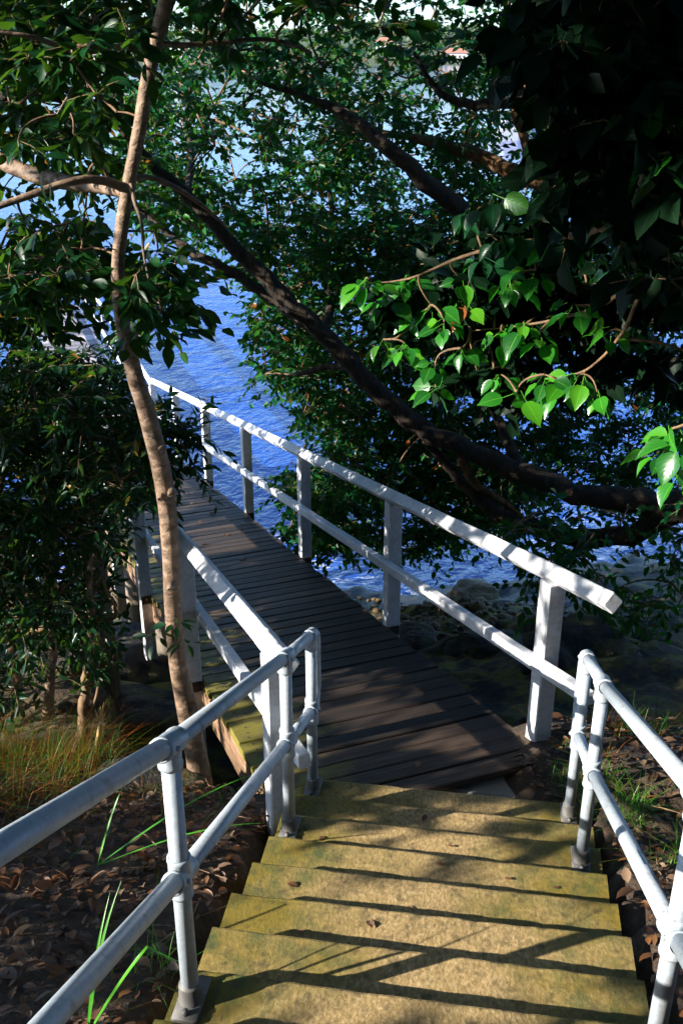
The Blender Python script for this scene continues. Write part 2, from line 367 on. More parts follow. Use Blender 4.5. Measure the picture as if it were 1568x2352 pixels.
def water_mat():
    t = NT('harbour_water'); o = t.tc()
    rot = t.n('Mapping'); rot.inputs['Rotation'].default_value = (0, 0, 0.5); t.l(o, rot.inputs['Vector']); rv = rot.outputs[0]
    a = t.noise(t.mapping(rv, (1.35, 0.75, 1)), 1.5, 3, 0.55, 0.4)
    b = t.noise(t.mapping(rv, (1.3, 0.8, 1)), 5.0, 3, 0.6, 0.6)
    big = t.noise(t.mapping(o, (0.2, 0.45, 1)), 0.5, 2)
    h = t.math('ADD', t.math('MULTIPLY', a.outputs[0], 1.0), t.math('MULTIPLY', b.outputs[0], 0.34))
    h = t.math('ADD', h, t.math('MULTIPLY', big.outputs[0], 0.9))
    # foam streaks where the swell runs up the rocks
    sx = t.n('SeparateXYZ'); t.l(o, sx.inputs[0])
    near = t.math('MULTIPLY', t.math('SUBTRACT', 15.2, sx.outputs[1]), 0.30, True)
    fo = t.noise(t.mapping(o, (0.7, 1.5, 1)), 1.7, 6, 0.62, 1.6)
    st = t.math('ABSOLUTE', t.math('SUBTRACT', fo.outputs[0], 0.5))
    line = t.math('MULTIPLY', t.math('SUBTRACT', 0.035, st, False), 45.0, True)
    foam = t.math('MULTIPLY', line, near)
    c = t.mix(foam, (0.006, 0.045, 0.25), (0.62, 0.68, 0.75))
    t.base(c); t.set(Roughness=t.math('ADD', 0.07, t.math('MULTIPLY', foam, 0.6)), IOR=1.85)
    bp = t.n('Bump'); bp.inputs['Distance'].default_value = 0.11; t.l(h, bp.inputs['Height'])
    t.l(t.math('MAXIMUM', t.math('SUBTRACT', 1.15, t.math('MULTIPLY', sx.outputs[1], 0.018)), 0.2), bp.inputs['Strength'])   # calmer water farther out
    t.l(bp.outputs[0], t.b.inputs['Normal'])
    return t.m
M['water'] = water_mat()
M['hill'] = plain('far_hill', (0.05, 0.07, 0.035), 0.95)
M['far_leaf'] = leaf_mat('far_foliage', [(0.03, 0.06, 0.025), (0.05, 0.09, 0.03), (0.08, 0.11, 0.04)], 0.7, 0.1)
M['far_wall'] = plain('render_wall', (0.62, 0.52, 0.46), 0.8)
M['far_wall2'] = plain('white_wall', (0.72, 0.70, 0.68), 0.8)
M['far_roof'] = plain('tile_roof', (0.36, 0.15, 0.10), 0.8)
M['far_glass'] = plain('dark_pane', (0.03, 0.04, 0.05), 0.15)
M['hull'] = plain('white_hull', (0.45, 0.46, 0.48), 0.3)
M['hull_d'] = plain('boat_trim', (0.05, 0.07, 0.12), 0.4)

# ------------------------------------------------------------------ ground
_gy = [-40, -8, 0, 2.0, 4.0, 4.6, 5.4, 6.5, 8.0, 10.0, 11.6, 13.5, 17.0, 40]
_gz = [14.0, 7.9, 4.95, 4.06, 3.24, 3.0, 2.58, 2.05, 1.42, 0.66, 0.10, -0.55, -1.4, -4]
def gz(x, y):
    h = float(np.interp(y, _gy, _gz))
    far = min(max((y-3.6)/2.0, 0), 1)
    h += 0.05*noise.noise((x*1.1, y*1.1, 0.3))+0.02*noise.noise((x*4, y*4, 2.3))
    # weathered rock ledges below the bank
    n = noise.noise((x*0.55+3.1, y*0.6, 1.7))*0.34+noise.noise((x*1.7, y*1.9, 4.1))*0.16+abs(noise.noise((x*4.1, y*4.4, 7.7)))*0.10
    h += far*n
    # ground beside the flight and under the deck stays below them
    if y < 4.6:
        lx = -0.17+(y-3.947)*0.155
        if lx-0.10 < x < lx+1.42: h -= 0.16*min(1, max(0, (4.1-y)*4))
    if x > 0.75: h += 0.16*min((x-0.75)*4, 1)*min(max((y-3.3)*2, 0), 1)*min(max((5.3-y)*1.5, 0), 1)
    if x > 1.3: h += min((x-1.3)*0.10, 0.6)*(1-far*0.6)
    if x < -1.6: h += min((-1.6-x)*0.12, 0.5)*(1-far)
    if y > 4.0 and far > 0:
        dl = _deck_clear(x, y)
        if dl is not None: h = min(h, dl)
    return h
D0 = np.array([1.046, 4.336, CAM[2]-3.318])           # right rail line where it meets the deck at the first post
DS = np.array([-0.689, 1.887, -0.414])
AX = unit(DS); LAT = unit(np.array([AX[1], -AX[0], 0.0])); NRM = np.cross(LAT, AX)
AXH = unit(np.array([AX[0], AX[1], 0.0]))
def _deck_clear(x, y):
    q = np.array([x, y])-D0[:2]; s = q@AXH[:2]; l = q@LAT[:2]
    if -2.0 < l < 0.5 and s > 0.2:
        return D0[2]+s*AX[2]/np.linalg.norm(AX[:2])-0.30-min(0.9*(s-0.2), 0.35)
    return None
def deck(s, l, up=0.0):                                # point on the ramp
    return D0+AX*s+LAT*l+NRM*up
xs = np.unique(np.r_[np.linspace(-70, -9, 16), np.arange(-9, 9, 0.085), np.linspace(9, 70, 16)])
ys = np.unique(np.r_[np.linspace(-38, -3, 12), np.arange(-3, 13.6, 0.085), np.linspace(13.6, 40, 12)])
V = np.array([(x, y, gz(x, y)) for y in ys for x in xs]); nx = len(xs)
fc = [(j*nx+i, j*nx+i+1, (j+1)*nx+i+1, (j+1)*nx+i) for j in range(len(ys)-1) for i in range(nx-1)]
tag(link('ground', raw_mesh('ground', V, fc, [M['ground']], None, True)), kind='structure', label='leaf strewn bank falling to dark mossy rocks at the water')
# ------------------------------------------------------------------ water
wx = np.array([-2500, -200, -30, 30, 200, 2500.0]); wy = np.array([9.3, 30, 120, 400, 1400.0])
V = [(x, y, 0) for y in wy for x in wx]
fc = [(j*6+i, j*6+i+1, (j+1)*6+i+1, (j+1)*6+i) for j in range(4) for i in range(5)]
tag(link('water', raw_mesh('water', V, fc, [M['water']])), kind='structure', label='rippled deep blue harbour water')
# ------------------------------------------------------------------ far shore
hx = np.arange(-900, 901, 30.0); hy = np.array([985, 1000, 1030, 1080, 1140, 1250, 1400.0])
prof = np.array([-3, 1.5, 7, 16, 25, 30, 26.0])
def hillz(x, k): return prof[k]*(1+0.22*math.sin(x*0.011+1.0)+0.12*math.sin(x*0.031)) if k > 1 else prof[k]
V = [(x, y, hillz(x, k)) for k, y in enumerate(hy) for x in hx]; n_ = len(hx)
fc = [(j*n_+i, j*n_+i+1, (j+1)*n_+i+1, (j+1)*n_+i) for j in range(len(hy)-1) for i in range(n_-1)]
tag(link('far_shore', raw_mesh('far_shore', V, fc, [M['hill']], None, True)), kind='structure', label='wooded headland across the harbour')

# ------------------------------------------------------------------ stairs
PH = 0.154
SD = np.array([math.sin(PH), math.cos(PH), 0]); SL = np.array([math.cos(PH), -math.sin(PH), 0])
N0 = np.array([-0.455, 2.12, CAM[2]-2.445]); GO, RI, WI = 0.264, 0.114, 1.343
def step_pt(i, l=0.0, back=0.0): return N0+SD*(GO*i-back)+SL*l+np.array([0, 0, -RI*i])
stairs = thing('concrete_stairs', 'mossy concrete steps leading down to the timber boardwalk', 'stairs', step_pt(7, WI/2))
for i in range(-12, 8):
    b = MB(); r = random.Random(i)
    dep = GO+0.05; th = RI+0.05 if i < 7 else 0.30
    l0, l1 = -0.012*r.random(), WI+0.012*r.random()
    nl = 48
    sec = [(0.0, -th), (0.0, -0.012), (-0.004, -0.003), (-0.012, 0.0), (-dep*0.35, 0.001), (-dep*0.7, 0.001), (-dep, 0.0), (-dep, -th)]
    Vv = []
    for k in range(nl+1):
        l = l0+(l1-l0)*k/nl
        for (a, z) in sec:
            w = noise.noise((l*3+i*5.3, a*8, z*6))
            e = 0.005*max(0, noise.noise((l*9+i*3.1, 3.3, 0)))+0.005*max(0, noise.noise((l*24+i*1.7, 1.3, 0))-0.15)
            Vv.append((l-WI/2, a-(e if a > -0.02 else 0)+0.002*w, z+(0.003*w if z > -0.02 else 0)-(e*0.6 if a > -0.02 and z > -0.02 else 0)))
    m = len(sec); fcs = [tuple(range(m))[::-1], tuple(range(nl*m, nl*m+m))]
    for k in range(nl):
        for q in range(m):
            q2 = (q+1) % m; fcs.append((k*m+q, k*m+q2, (k+1)*m+q2, (k+1)*m+q))
    me = raw_mesh('step', Vv, fcs, [M['tread']])
    o = link('step', me, stairs)
    o.location = tuple(step_pt(i, WI/2)-np.array(stairs.location)); o.rotation_euler = (r.uniform(-.006, .006), r.uniform(-.004, .004), -PH+r.uniform(-.008, .008))
ft = MB(); fp = Pz(1040, 1792, CAM[2]-3.36)
ft.box(fp+np.array([0.1, 0.05, -0.06]), (0.62, 0.3, 0.12), SL, SD, ch=0.015)
tag(ft.build('concrete_footing', M['concrete'], None, loc=fp), 'grey concrete footing slab beside the lowest step', 'slab')

# ------------------------------------------------------------------ pipe handrails
R_ = 0.0248
def handrail(name, label, lat0, skew, side):
    base = {}
    for key, i, back in (('a', 0, 0.115), ('b', 5, 0.10), ('c', 7, 0.09), ('d', -6, 0.10)):
        base[key] = step_pt(i, lat0+skew.get(key, 0), back)
    base['d'] = base['d']+np.array([0, 0, 0.18])
    root = thing(name, label, 'handrail', base['c'], 'galvanised pipe handrails of the steps')
    T, Mi = 0.872, 0.462
    tops = {k: p+np.array([0, 0, T+(0.028 if k == 'a' else 0)]) for k, p in base.items()}
    mids = {k: p+np.array([0, 0, Mi+(0.012 if k == 'a' else 0)]) for k, p in base.items()}
    dirn = unit(tops['c']-tops['b'])
    b = MB(); b.tube([tops['d'], tops['a']], R_, 20); b.tube([tops['a'], tops['b']], R_, 20); b.tube([tops['b'], tops['c']+dirn*0.01], R_, 20)
    b.build('top_rail', M['pipe'], root, True)
    b = MB(); b.tube([mids['d'], mids['a']], R_, 20); b.tube([mids['a'], mids['b']], R_, 20); b.tube([mids['b'], mids['c']+dirn*0.01], R_, 20)
    b.build('middle_rail', M['pipe'], root, True)
    for k in 'abcd':
        b = MB(); b.tube([base[k]+np.array([0, 0, 0.012]), tops[k]], R_, 20); b.build('post', M['pipe'], root, True)
        # cast base flange: plate, collar, two bolts
        b = MB(); p = base[k]
        b.box(p+np.array([0, 0, 0.008]), (0.075, 0.15, 0.016), SL, SD, ch=0.004)
        b.tube([p+np.array([0, 0, 0.01]), p+np.array([0, 0, 0.02]), p+np.array([0, 0, 0.07]), p+np.array([0, 0, 0.078])], [0.040, 0.035, 0.0325, 0.030], 20)
        for s in (-1, 1): b.tube([p+SD*s*0.055+np.array([0, 0, 0.014]), p+SD*s*0.055+np.array([0, 0, 0.03])], 0.010, 6)
        b.build('base_flange', M['pipe_base'], root, True)
        for tp, dv in ((tops[k], None), (mids[k], None)):
            nk = {'d': 'a', 'a': 'b', 'b': 'c', 'c': 'b'}[k]
            ref = tops if tp is tops[k] else mids
            d = unit(ref[nk]-ref[k]); 
            b = MB()
            Lf = 0.062 if k != 'c' else 0.045
            prof = [(-Lf-0.004, 0.0265), (-Lf-0.003, 0.0325), (-Lf+0.006, 0.033), (-Lf+0.012, 0.0305), (0, 0.0315), (Lf-0.012, 0.0305), (Lf-0.006, 0.033), (Lf+0.003, 0.0325), (Lf+0.004, 0.0265)]
            b.tube([tp+d*t for t, _ in prof], [r for _, r in prof], 20, False)
            dz = np.array([0, 0, 1.0])
            pr = [(-0.066, 0.0262), (-0.065, 0.032), (-0.056, 0.0325), (-0.05, 0.030), (-0.01, 0.031)]
            if ref is mids: pr += [(0.02, 0.031), (0.05, 0.030), (0.056, 0.0325), (0.065, 0.032), (0.066, 0.0262)]
            b.tube([tp+dz*t for t, _ in pr], [r for _, r in pr], 20, False)
            sdv = SL*(-side)                                     # grub screw
            b.tube([tp+sdv*0.028-d*0.03, tp+sdv*0.038-d*0.03], 0.007, 6)
            b.build('fitting', M['pipe'], root, True)
    # closed loop at the foot of the rail
    a0 = tops['c']+dirn*0.01; m0 = mids['c']+dirn*0.01
    hd = unit(np.array([dirn[0], dirn[1], 0]))
    pts = [a0, a0+dirn*0.05, a0+dirn*0.085+hd*0.008-np.array([0, 0, .012]), a0+hd*0.118-np.array([0, 0, 0.085]),
           m0+hd*0.118+np.array([0, 0, 0.06]), m0+dirn*0.03+hd*0.06+np.array([0, 0, .005]), m0+dirn*0.04, m0]
    pts = [a0, a0+dirn*0.045, a0+dirn*0.075+hd*0.012-np.array([0, 0, .016]), a0+hd*0.105-np.array([0, 0, 0.09]),
           m0+hd*0.105+np.array([0, 0, 0.10]), m0+hd*0.085+np.array([0, 0, 0.03]), m0+dirn*0.05, m0]
    b = MB(); b.tube(smooth_path(pts, 6), R_*0.985, 20); b.build('end_loop', M['pipe'], root, True)
    return root
hr_l = handrail('pipe_handrail', 'grey pipe handrail on the side of the steps by the slender trunk', 0.047, {'d': 0.06}, -1)
hr_r = handrail('pipe_handrail', 'brightly sunlit pipe handrail on the side of the steps beside the grass', 1.266, {'a': 0.045, 'd': 0.05}, 1)

# ------------------------------------------------------------------ ramp (boardwalk)
RM = np.array([LAT, AX, NRM]).T                        # local x = across, y = along, z = up
ramp = thing('boardwalk_ramp', 'dark weathered plank ramp sloping down to the water', 'boardwalk', D0, None, RM.tolist())
S_END = 6*np.linalg.norm(DS)+0.25
DL, DR = -1.465, -0.045
def plank_mesh(w, L, seed, nails=True, mat='plank'):
    b = MB(); r = random.Random(seed)
    # long axis on local x; slightly worn edges
    X = np.array([0, 1.0, 0]); Z = np.array([0, 0, 1.0])
    b.beam((-L/2, 0, 0), (L/2, 0, 0), w, 0.045, X, Z, 0.006, 8, 0.0016, seed)
    if nails:
        b.cur = 1
        for sx in (-1, 1):
            for q in (-1, 1):
                c = np.array([sx*(L/2-0.075+r.uniform(-.012, .012)), q*w*0.26+r.uniform(-.01, .01), 0.0225])
                b.tube([c-Z*0.003, c+Z*0.0015], 0.0075, 6)
    me = raw_mesh('plank', np.concatenate(b.V), b.Fc, [M[mat], M['iron']], b.mi)
    return me
PW, PG = 0.140, 0.012
pms = [plank_mesh(PW, DR-DL, k) for k in range(5)]
s = -0.20; r = random.Random(5)
while s < S_END:
    o = link('plank', pms[r.randrange(5)], ramp)
    o.location = ((DL+DR)/2+r.uniform(-.012, .012), s+PW/2, -0.0225+r.uniform(-.003, .003))
    o.rotation_euler = (r.uniform(-.012, .012), r.uniform(-.002, .002), r.uniform(-.004, .004)+(math.pi if r.random() < 0.0 else 0))
    s += PW+PG+r.uniform(-.003, .003)
for l, w in ((DL+0.035, 0.075), ((DL+DR)/2, 0.09), (DR-0.035, 0.075)):
    b = MB(); b.beam((l, -0.05, -0.15), (l, S_END, -0.15), w, 0.20, (1, 0, 0), (0, 0, 1), 0.012, 60, 0.006, int(w*1000))
    b.build('bearer', M['bearer'], ramp)
for s in (2.2, 4.2, 6.2, 8.2, 10.2, 12.0):             # cross heads and round piles under the ramp
    b = MB(); b.beam((DL-0.05, s, -0.33), (DR+0.05, s, -0.33), 0.12, 0.15, (0, 1, 0), (0, 0, 1), 0.012, 6, 0.004, int(s*10)); b.build('crosshead', M['bearer'], ramp)
    for l in (DL+0.16, DR-0.16):
        top = deck(s, l, -0.40); inv = np.array([0, 0, -1.0]) @ RM
        t0 = np.array([l, s, -0.40]); ln = top[2]-min(gz(top[0], top[1]), top[2]-0.3)+0.3
        b = MB(); b.tube([t0, t0+inv*ln*0.5, t0+inv*ln], [0.11, 0.115, 0.12], 14); b.build('pile', M['pile'], ramp, True)

# ------------------------------------------------------------------ white timber railings
def diamond(d):
    side = unit(np.cross(d, (0, 0, 1.0))); up = np.cross(side, d)
    return unit(side+up), unit(up-side)
UPZ = np.array([0, 0, 1.0])
def railing(name, label, origin, dirn, lat, inward, posts, splits, h_mid=0.50, drop=0.34, group='white timber railings', rail_w=0.078, brackets=True, seed=0):
    """posts: distances along dirn from origin; splits: ends of the rail lengths"""
    f = lambda s: origin+dirn*s+lat
    root = thing(name, label, 'railing', f(posts[0]), group)
    latn = unit(np.cross(dirn, UPZ)); r = random.Random(seed)
    for k, s in enumerate(posts):
        p = f(s); b = MB()
        dr = drop[k] if isinstance(drop, (list, tuple)) else drop
        hd = unit(np.array([dirn[0], dirn[1], 0]))
        b.beam(p-UPZ*dr, p+UPZ*0.965, 0.098, 0.098, latn, hd, 0.007, 6, 0.0012, k+seed)
        b.build('post', M['white'], root)
        if brackets and k > 0:
            b = MB(); q = p-hd*0.053-UPZ*0.03
            b.box(q, (0.085, 0.006, 0.075), latn, hd, UPZ, 0.0015); b.tube([q-hd*0.002, q-hd*0.014], 0.011, 6)
            b.tube([p+inward*0.049-UPZ*0.03, p+inward*0.064-UPZ*0.03], 0.013, 6)
            b.build('bracket', M['iron'], root)
    X, Z = diamond(dirn)
    for k in range(len(splits)-1):
        s0, s1 = splits[k]+0.002, splits[k+1]-0.002
        o0 = UPZ*(1.0+r.uniform(-.004, .004)); o1 = UPZ*(1.0+r.uniform(-.004, .004))
        b = MB(); b.beam(f(s0)+o0, f(s1)+o1, rail_w, rail_w, X, Z, 0.007, max(4, int((s1-s0)*5)), 0.0016, seed+k)
        b.build('top_rail', M['white'], root)
        b = MB(); md = inward*0.062
        e0 = f(s0)+md+UPZ*h_mid; e1 = f(s1)+md+UPZ*h_mid
        side = unit(np.cross(dirn, UPZ)); up = np.cross(side, dirn)
        b.beam(e0, e1, 0.055, 0.068, side, up, 0.006, max(4, int((s1-s0)*5)), 0.0016, seed+k+50)
        b.build('middle_rail', M['white'], root)
        if k > 0:                                        # metal strap over the joint
            b = MB(); q = f(splits[k])+UPZ*1.0
            b.beam(q-dirn*0.022, q+dirn*0.022, rail_w+0.005, rail_w+0.005, X, Z, 0.008, 1)
            b.build('strap', M['white'], root)
    return root
DN = np.linalg.norm(DS)
railing('timber_railing', 'white timber railing on the water side of the ramp with a sunlit free end', D0, AX, LAT*0.0, -LAT,
        [DN*k for k in range(7)], [-0.50, 0.0, 2*DN, 4*DN, 6*DN], seed=1, drop=[0.35]+[0.34]*6)
railing('timber_railing', 'white timber railing along the ramp behind the slender trunk', D0, AX, LAT*-1.51, LAT,
        [-0.26, 1.75, 3.76, 5.77, 7.78, 9.8, 11.8], [-0.47, -0.16, 3.76, 7.78, 11.8], seed=31, drop=[0.42]+[0.62]*6)

# ------------------------------------------------------------------ level jetty beyond the ramp
J0 = deck(S_END, 0.0)
JD = AXH; JL = LAT
jet = thing('jetty', 'pale grey level jetty deck standing in the water', 'jetty', J0, None, np.array([JL, JD, UPZ]).T.tolist())
pmj = [plank_mesh(PW, DR-DL, 40+k, True, 'plank_j') for k in range(3)]
s = 0.02; r = random.Random(9)
while s < 10.4:
    o = link('plank', pmj[r.randrange(3)], jet)
    o.location = ((DL+DR)/2+r.uniform(-.01, .01), s+PW/2, -0.0225+r.uniform(-.002, .002)); o.rotation_euler = (r.uniform(-.01, .01), 0, r.uniform(-.003, .003))
    s += PW+PG
for l in (DL+0.035, DR-0.035):
    b = MB(); b.beam((l, -0.1, -0.15), (l, 10.4, -0.15), 0.075, 0.2, (1, 0, 0), (0, 0, 1), 0.01, 20, 0.004, 3); b.build('bearer', M['bearer'], jet)
for s in (0.3, 3.6, 6.9, 10.1):
    b = MB(); b.beam((DL-0.05, s, -0.33), (DR+0.05, s, -0.33), 0.12, 0.15, (0, 1, 0), (0, 0, 1), 0.01, 4, 0.003, 3); b.build('crosshead', M['bearer'], jet)
    for l in (DL+0.1, DR-0.1):
        b = MB(); b.tube([(l, s, -0.4), (l, s, -2.4)], 0.12, 14); b.build('pile', M['pile'], jet, True)
railing('timber_railing', 'far white railing on the water side of the level jetty', J0, JD, LAT*0.0, -LAT, [2.0*k+1.6 for k in range(5)], [-0.2, 5.6, 10.3], seed=61, drop=0.34)
railing('timber_railing', 'far white railing on the leafy side of the level jetty', J0, JD, LAT*-1.51, LAT, [2.0*k+1.6 for k in range(5)], [-0.2, 5.6, 10.3], seed=81, drop=0.34)
def round_pile(label, p, h, rad, mat, lean=(0, 0)):
    b = MB(); p = np.asarray(p, float)
    t = np.linspace(-0.5, h, 9); pts = [p+np.array([lean[0]*k, lean[1]*k, k]) for k in t]
    b.tube(pts[:-1]+[pts[-1]-[0, 0, .02], pts[-1]], [rad*(1.05-0.08*i/8) for i in range(8)]+[rad*0.97, rad*0.9], 20, True, 0.05, int(p[0]*7))
    return tag(b.build('timber_pile', M[mat], None, True, loc=p), label, 'pile', 'timber piles')
pp = P(255, 1640, 6.6); round_pile('stout pale round pile rising from mossy rocks behind the shrub', (pp[0], pp[1], gz(pp[0], pp[1])), 1.35, 0.10, 'pile', (0.0, 0.0))
pp = P(52, 800, 19.5); round_pile('black round mooring pile beside the far jetty', (pp[0], pp[1], 0), pp[2]+0.45, 0.17, 'pile_dark')

# ------------------------------------------------------------------ rocks
def rock(label, p, size, mat, seed, flat=0.6):
    import bmesh
    bm = bmesh.new(); bmesh.ops.create_icosphere(bm, subdivisions=4, radius=1.0)
    for v in bm.verts:
        q = v.co*1.2+Vector((seed*3.7, seed*1.3, 0))
        d = 1+0.35*noise.noise(q)+0.16*noise.noise(q*2.3)+0.08*noise.noise(q*5.1)
        v.co = Vector((v.co.x*d*size[0], v.co.y*d*size[1], v.co.z*d*size[2]))
    me = bpy.data.meshes.new('rock'); bm.to_mesh(me); bm.free(); me.materials.append(M[mat])
    me.polygons.foreach_set('use_smooth', np.ones(len(me.polygons), bool))
    return tag(link('rock', me, None, p), label, 'rock', 'rocks on the shore')
def on_ground(u, v, y0):
    """the place on the bank seen at (u, v), walking out along the ray"""
    for y in np.arange(y0, 16, 0.05):
        p = P(u, v, y)
        if p[2] <= gz(p[0], p[1]): return p
    return P(u, v, y0)
for u, v, y0, sz, mat, lab in [
    (1085, 1372, 8.0, (0.34, 0.28, 0.17), 'rock_y', 'ochre boulder at the water edge seen under the sunlit white rail'),
    (960, 1490, 6.5, (0.42, 0.34, 0.16), 'rock', 'dark flat rock close to the deck edge by the second white post'),
    (1120, 1500, 6.5, (0.40, 0.3, 0.14), 'rock', 'dark wet rock below the middle white rail'),
    (1350, 1500, 6.0, (0.45, 0.35, 0.17), 'rock', 'broad dark rock behind the end of the pipe rail'),
    (1480, 1470, 6.0, (0.55, 0.4, 0.2), 'rock', 'large dark rock at the right edge below the leaning limb'),
    (1290, 1540, 5.0, (0.28, 0.22, 0.16), 'rock', 'small mossy rock between white post and pipe loop'),
    (300, 1560, 7.0, (0.45, 0.4, 0.25), 'rock', 'dark hollowed rock between the round pile and the slender trunk'),
    (350, 1490, 8.0, (0.5, 0.4, 0.22), 'rock', 'grey pitted rock beside the ramp left of the slender trunk'),
    (330, 1690, 5.2, (0.5, 0.35, 0.16), 'rock', 'mossy layered rock ledge above the near pipe fitting'),
    (100, 1560, 6.0, (0.4, 0.4, 0.3), 'rock', 'rock half hidden under the dark shrub'),
    (300, 1830, 4.0, (0.32, 0.20, 0.10), 'rock', 'low grey stone among fallen leaves behind the near pipe post')]:
    p = on_ground(u, v, y0); p = p+np.array([0, sz[1]*0.5, -sz[2]*0.35])
    rock(lab, p, sz, mat, int(u+v) % 97)
# pebbles of the little beach
lv = MB(); r = random.Random(4); pb = on_ground(1000, 1390, 8.0)
import bmesh as _bm
bm_ = _bm.new(); _bm.ops.create_icosphere(bm_, subdivisions=1, radius=1.0)
iv = np.array([v.co[:] for v in bm_.verts]); ifc = [tuple(v.index for v in f.verts) for f in bm_.faces]; bm_.free()
for k in range(420):
    x = pb[0]+r.gauss(0, 0.9); y = pb[1]+r.gauss(0, 0.55); z_ = gz(x, y)
    q = r.uniform(0.015, 0.06)*(2 if r.random() < 0.07 else 1)
    lv.add(iv*np.array([q*r.uniform(.7, 1.3), q*r.uniform(.7, 1.3), q*0.65])+np.array([x, y, z_+q*0.2]), ifc)
tag(lv.build('pebbles', M['rock_y'], None, True, loc=pb), 'ochre pebbles and shell grit of the little beach', 'pebbles', kind='stuff')

# ------------------------------------------------------------------ foliage engine
E1 = unit(np.cross(SUND, UPZ)); E2 = np.cross(E1, SUND)
def sun2(p): p = np.asarray(p, float); return np.stack([p@E1, p@E2], -1)
GAPS = []                                              # openings in the canopy where the sun comes through
def gap(p, r, keep=0.0): GAPS.append((*sun2(p), r*0.8, keep))
def in_gap(p):
    q = sun2(p); hit = np.zeros(len(q), bool); ch = rng.random(len(q))
    for a, b, r, keep in GAPS: hit |= ((q[:, 0]-a)**2+(q[:, 1]-b)**2 < r*r) & (ch >= keep)
    return hit

def template(rows, fold=0.10, droop=0.12, petiole=0.0, curl=0.0, wave=0.0):
    V, UV, Fc = [], [], []
    if petiole > 0:
        pw = 0.012
        V += [(-pw, -petiole, 0.05), (pw, -petiole, 0.05), (-pw, 0.02, 0), (pw, 0.02, 0)]; UV += [(.5, 0)]*4; Fc.append((0, 1, 3, 2))
    k0 = len(V); idx = []
    for j, (y, w) in enumerate(rows):
        z = -droop*y*y+curl*math.sin(y*math.pi)*0.5
        if w < 0.005:
            V.append((0, y, z)); UV.append((0.5, y)); idx.append((len(V)-1,)*3)
        else:
            wv = wave*(1 if j % 2 else -1)
            for sx in (-1, 0, 1):
                V.append((sx*w, y, z+abs(sx)*(fold*w*2+wv)+curl*w*abs(sx))); UV.append((0.5+sx*0.5, y))
            idx.append((len(V)-3, len(V)-2, len(V)-1))
    for a, b in zip(idx[:-1], idx[1:]):
        for q in (0, 1):
            f = [a[q], a[q+1], b[q+1], b[q]]; g = []
            for i in f:
                if i not in g: g.append(i)
            if len(g) >= 3: Fc.append(tuple(g))
    return np.array(V, float), np.array(UV, float), Fc
def template2(w1, w2, fold, droop):
    V = np.array([(0, 0, 0), (-w1, 0.30, fold*w1*2-droop*.1), (-w2, 0.68, fold*w2*2-droop*.45), (0, 1, -droop), (w2, 0.68, fold*w2*2-droop*.45), (w1, 0.30, fold*w1*2-droop*.1)], float)
    UV = np.array([(.5, 0), (0, .3), (0, .68), (.5, 1), (1, .68), (1, .3)], float)
    return V, UV, [(0, 3, 2, 1), (0, 5, 4, 3)]
T_SMALL = template2(0.27, 0.21, 0.14, 0.14)
T_LANCE = template2(0.125, 0.095, 0.14, 0.16)
T_NB = template([(0, 0.0), (0.14, 0.27), (0.4, 0.36), (0.72, 0.2), (1, 0)], 0.13, 0.14, 0.35)
T_ELL = template([(0, 0), (0.12, 0.08), (0.32, 0.19), (0.55, 0.21), (0.78, 0.14), (1, 0)], 0.14, 0.16, 0.10)
T_BROAD = template([(0, 0.0), (0.05, 0.17), (0.18, 0.31), (0.36, 0.37), (0.56, 0.32), (0.75, 0.18), (0.89, 0.06), (1, 0)], 0.13, 0.14, 0.42, 0.0, 0.006)
T_B2 = template([(0, 0.0), (0.06, 0.14), (0.22, 0.28), (0.42, 0.33), (0.62, 0.27), (0.8, 0.14), (0.92, 0.05), (1, 0)], 0.26, 0.30, 0.42, 0.0, 0.012)
T_B3 = template([(0, 0.0), (0.05, 0.16), (0.18, 0.30), (0.36, 0.36), (0.56, 0.31), (0.75, 0.17), (0.89, 0.06), (1, 0)], 0.02, 0.02, 0.42, 0.10, 0.016)
T_LIT = template([(0, 0), (0.2, 0.2), (0.5, 0.27), (0.8, 0.16), (1, 0)], 0.14, 0.05, 0.0, 0.13, 0.025)

def leaf_mesh(name, tpl, pos, axis, nrm, ln, wd, mat):
    """many leaves as one mesh: frames from axis (base->tip) and normal"""
    TV, TU, TF = tpl; n, k = len(pos), len(TV)
    y = unit(axis); x = unit(np.cross(y, nrm)); z = np.cross(x, y)
    V = pos[:, None, :]+(x[:, None, :]*TV[None, :, 0:1]*wd[:, None, None]+y[:, None, :]*TV[None, :, 1:2]*ln[:, None, None]+z[:, None, :]*TV[None, :, 2:3]*ln[:, None, None])
    V = V.reshape(-1, 3).astype(np.float32)
    cnt = np.array([len(f) for f in TF]); flat = np.concatenate([np.array(f) for f in TF])
    loops = (flat[None, :]+(np.arange(n)*k)[:, None]).reshape(-1).astype(np.int32)
    tot = np.tile(cnt, n); start = np.r_[0, np.cumsum(tot)[:-1]].astype(np.int32)
    me = bpy.data.meshes.new(name)
    me.vertices.add(len(V)); me.vertices.foreach_set('co', V.reshape(-1))
    me.loops.add(len(loops)); me.loops.foreach_set('vertex_index', loops)
    me.polygons.add(len(tot)); me.polygons.foreach_set('loop_start', start)
    uvl = me.uv_layers.new(name='UVMap'); uvl.data.foreach_set('uv', np.tile(TU[flat], (n, 1)).astype(np.float32).reshape(-1))
    me.materials.append(mat); me.update(); me.validate()
    me.polygons.foreach_set('use_smooth', np.ones(len(tot), bool))
    return me

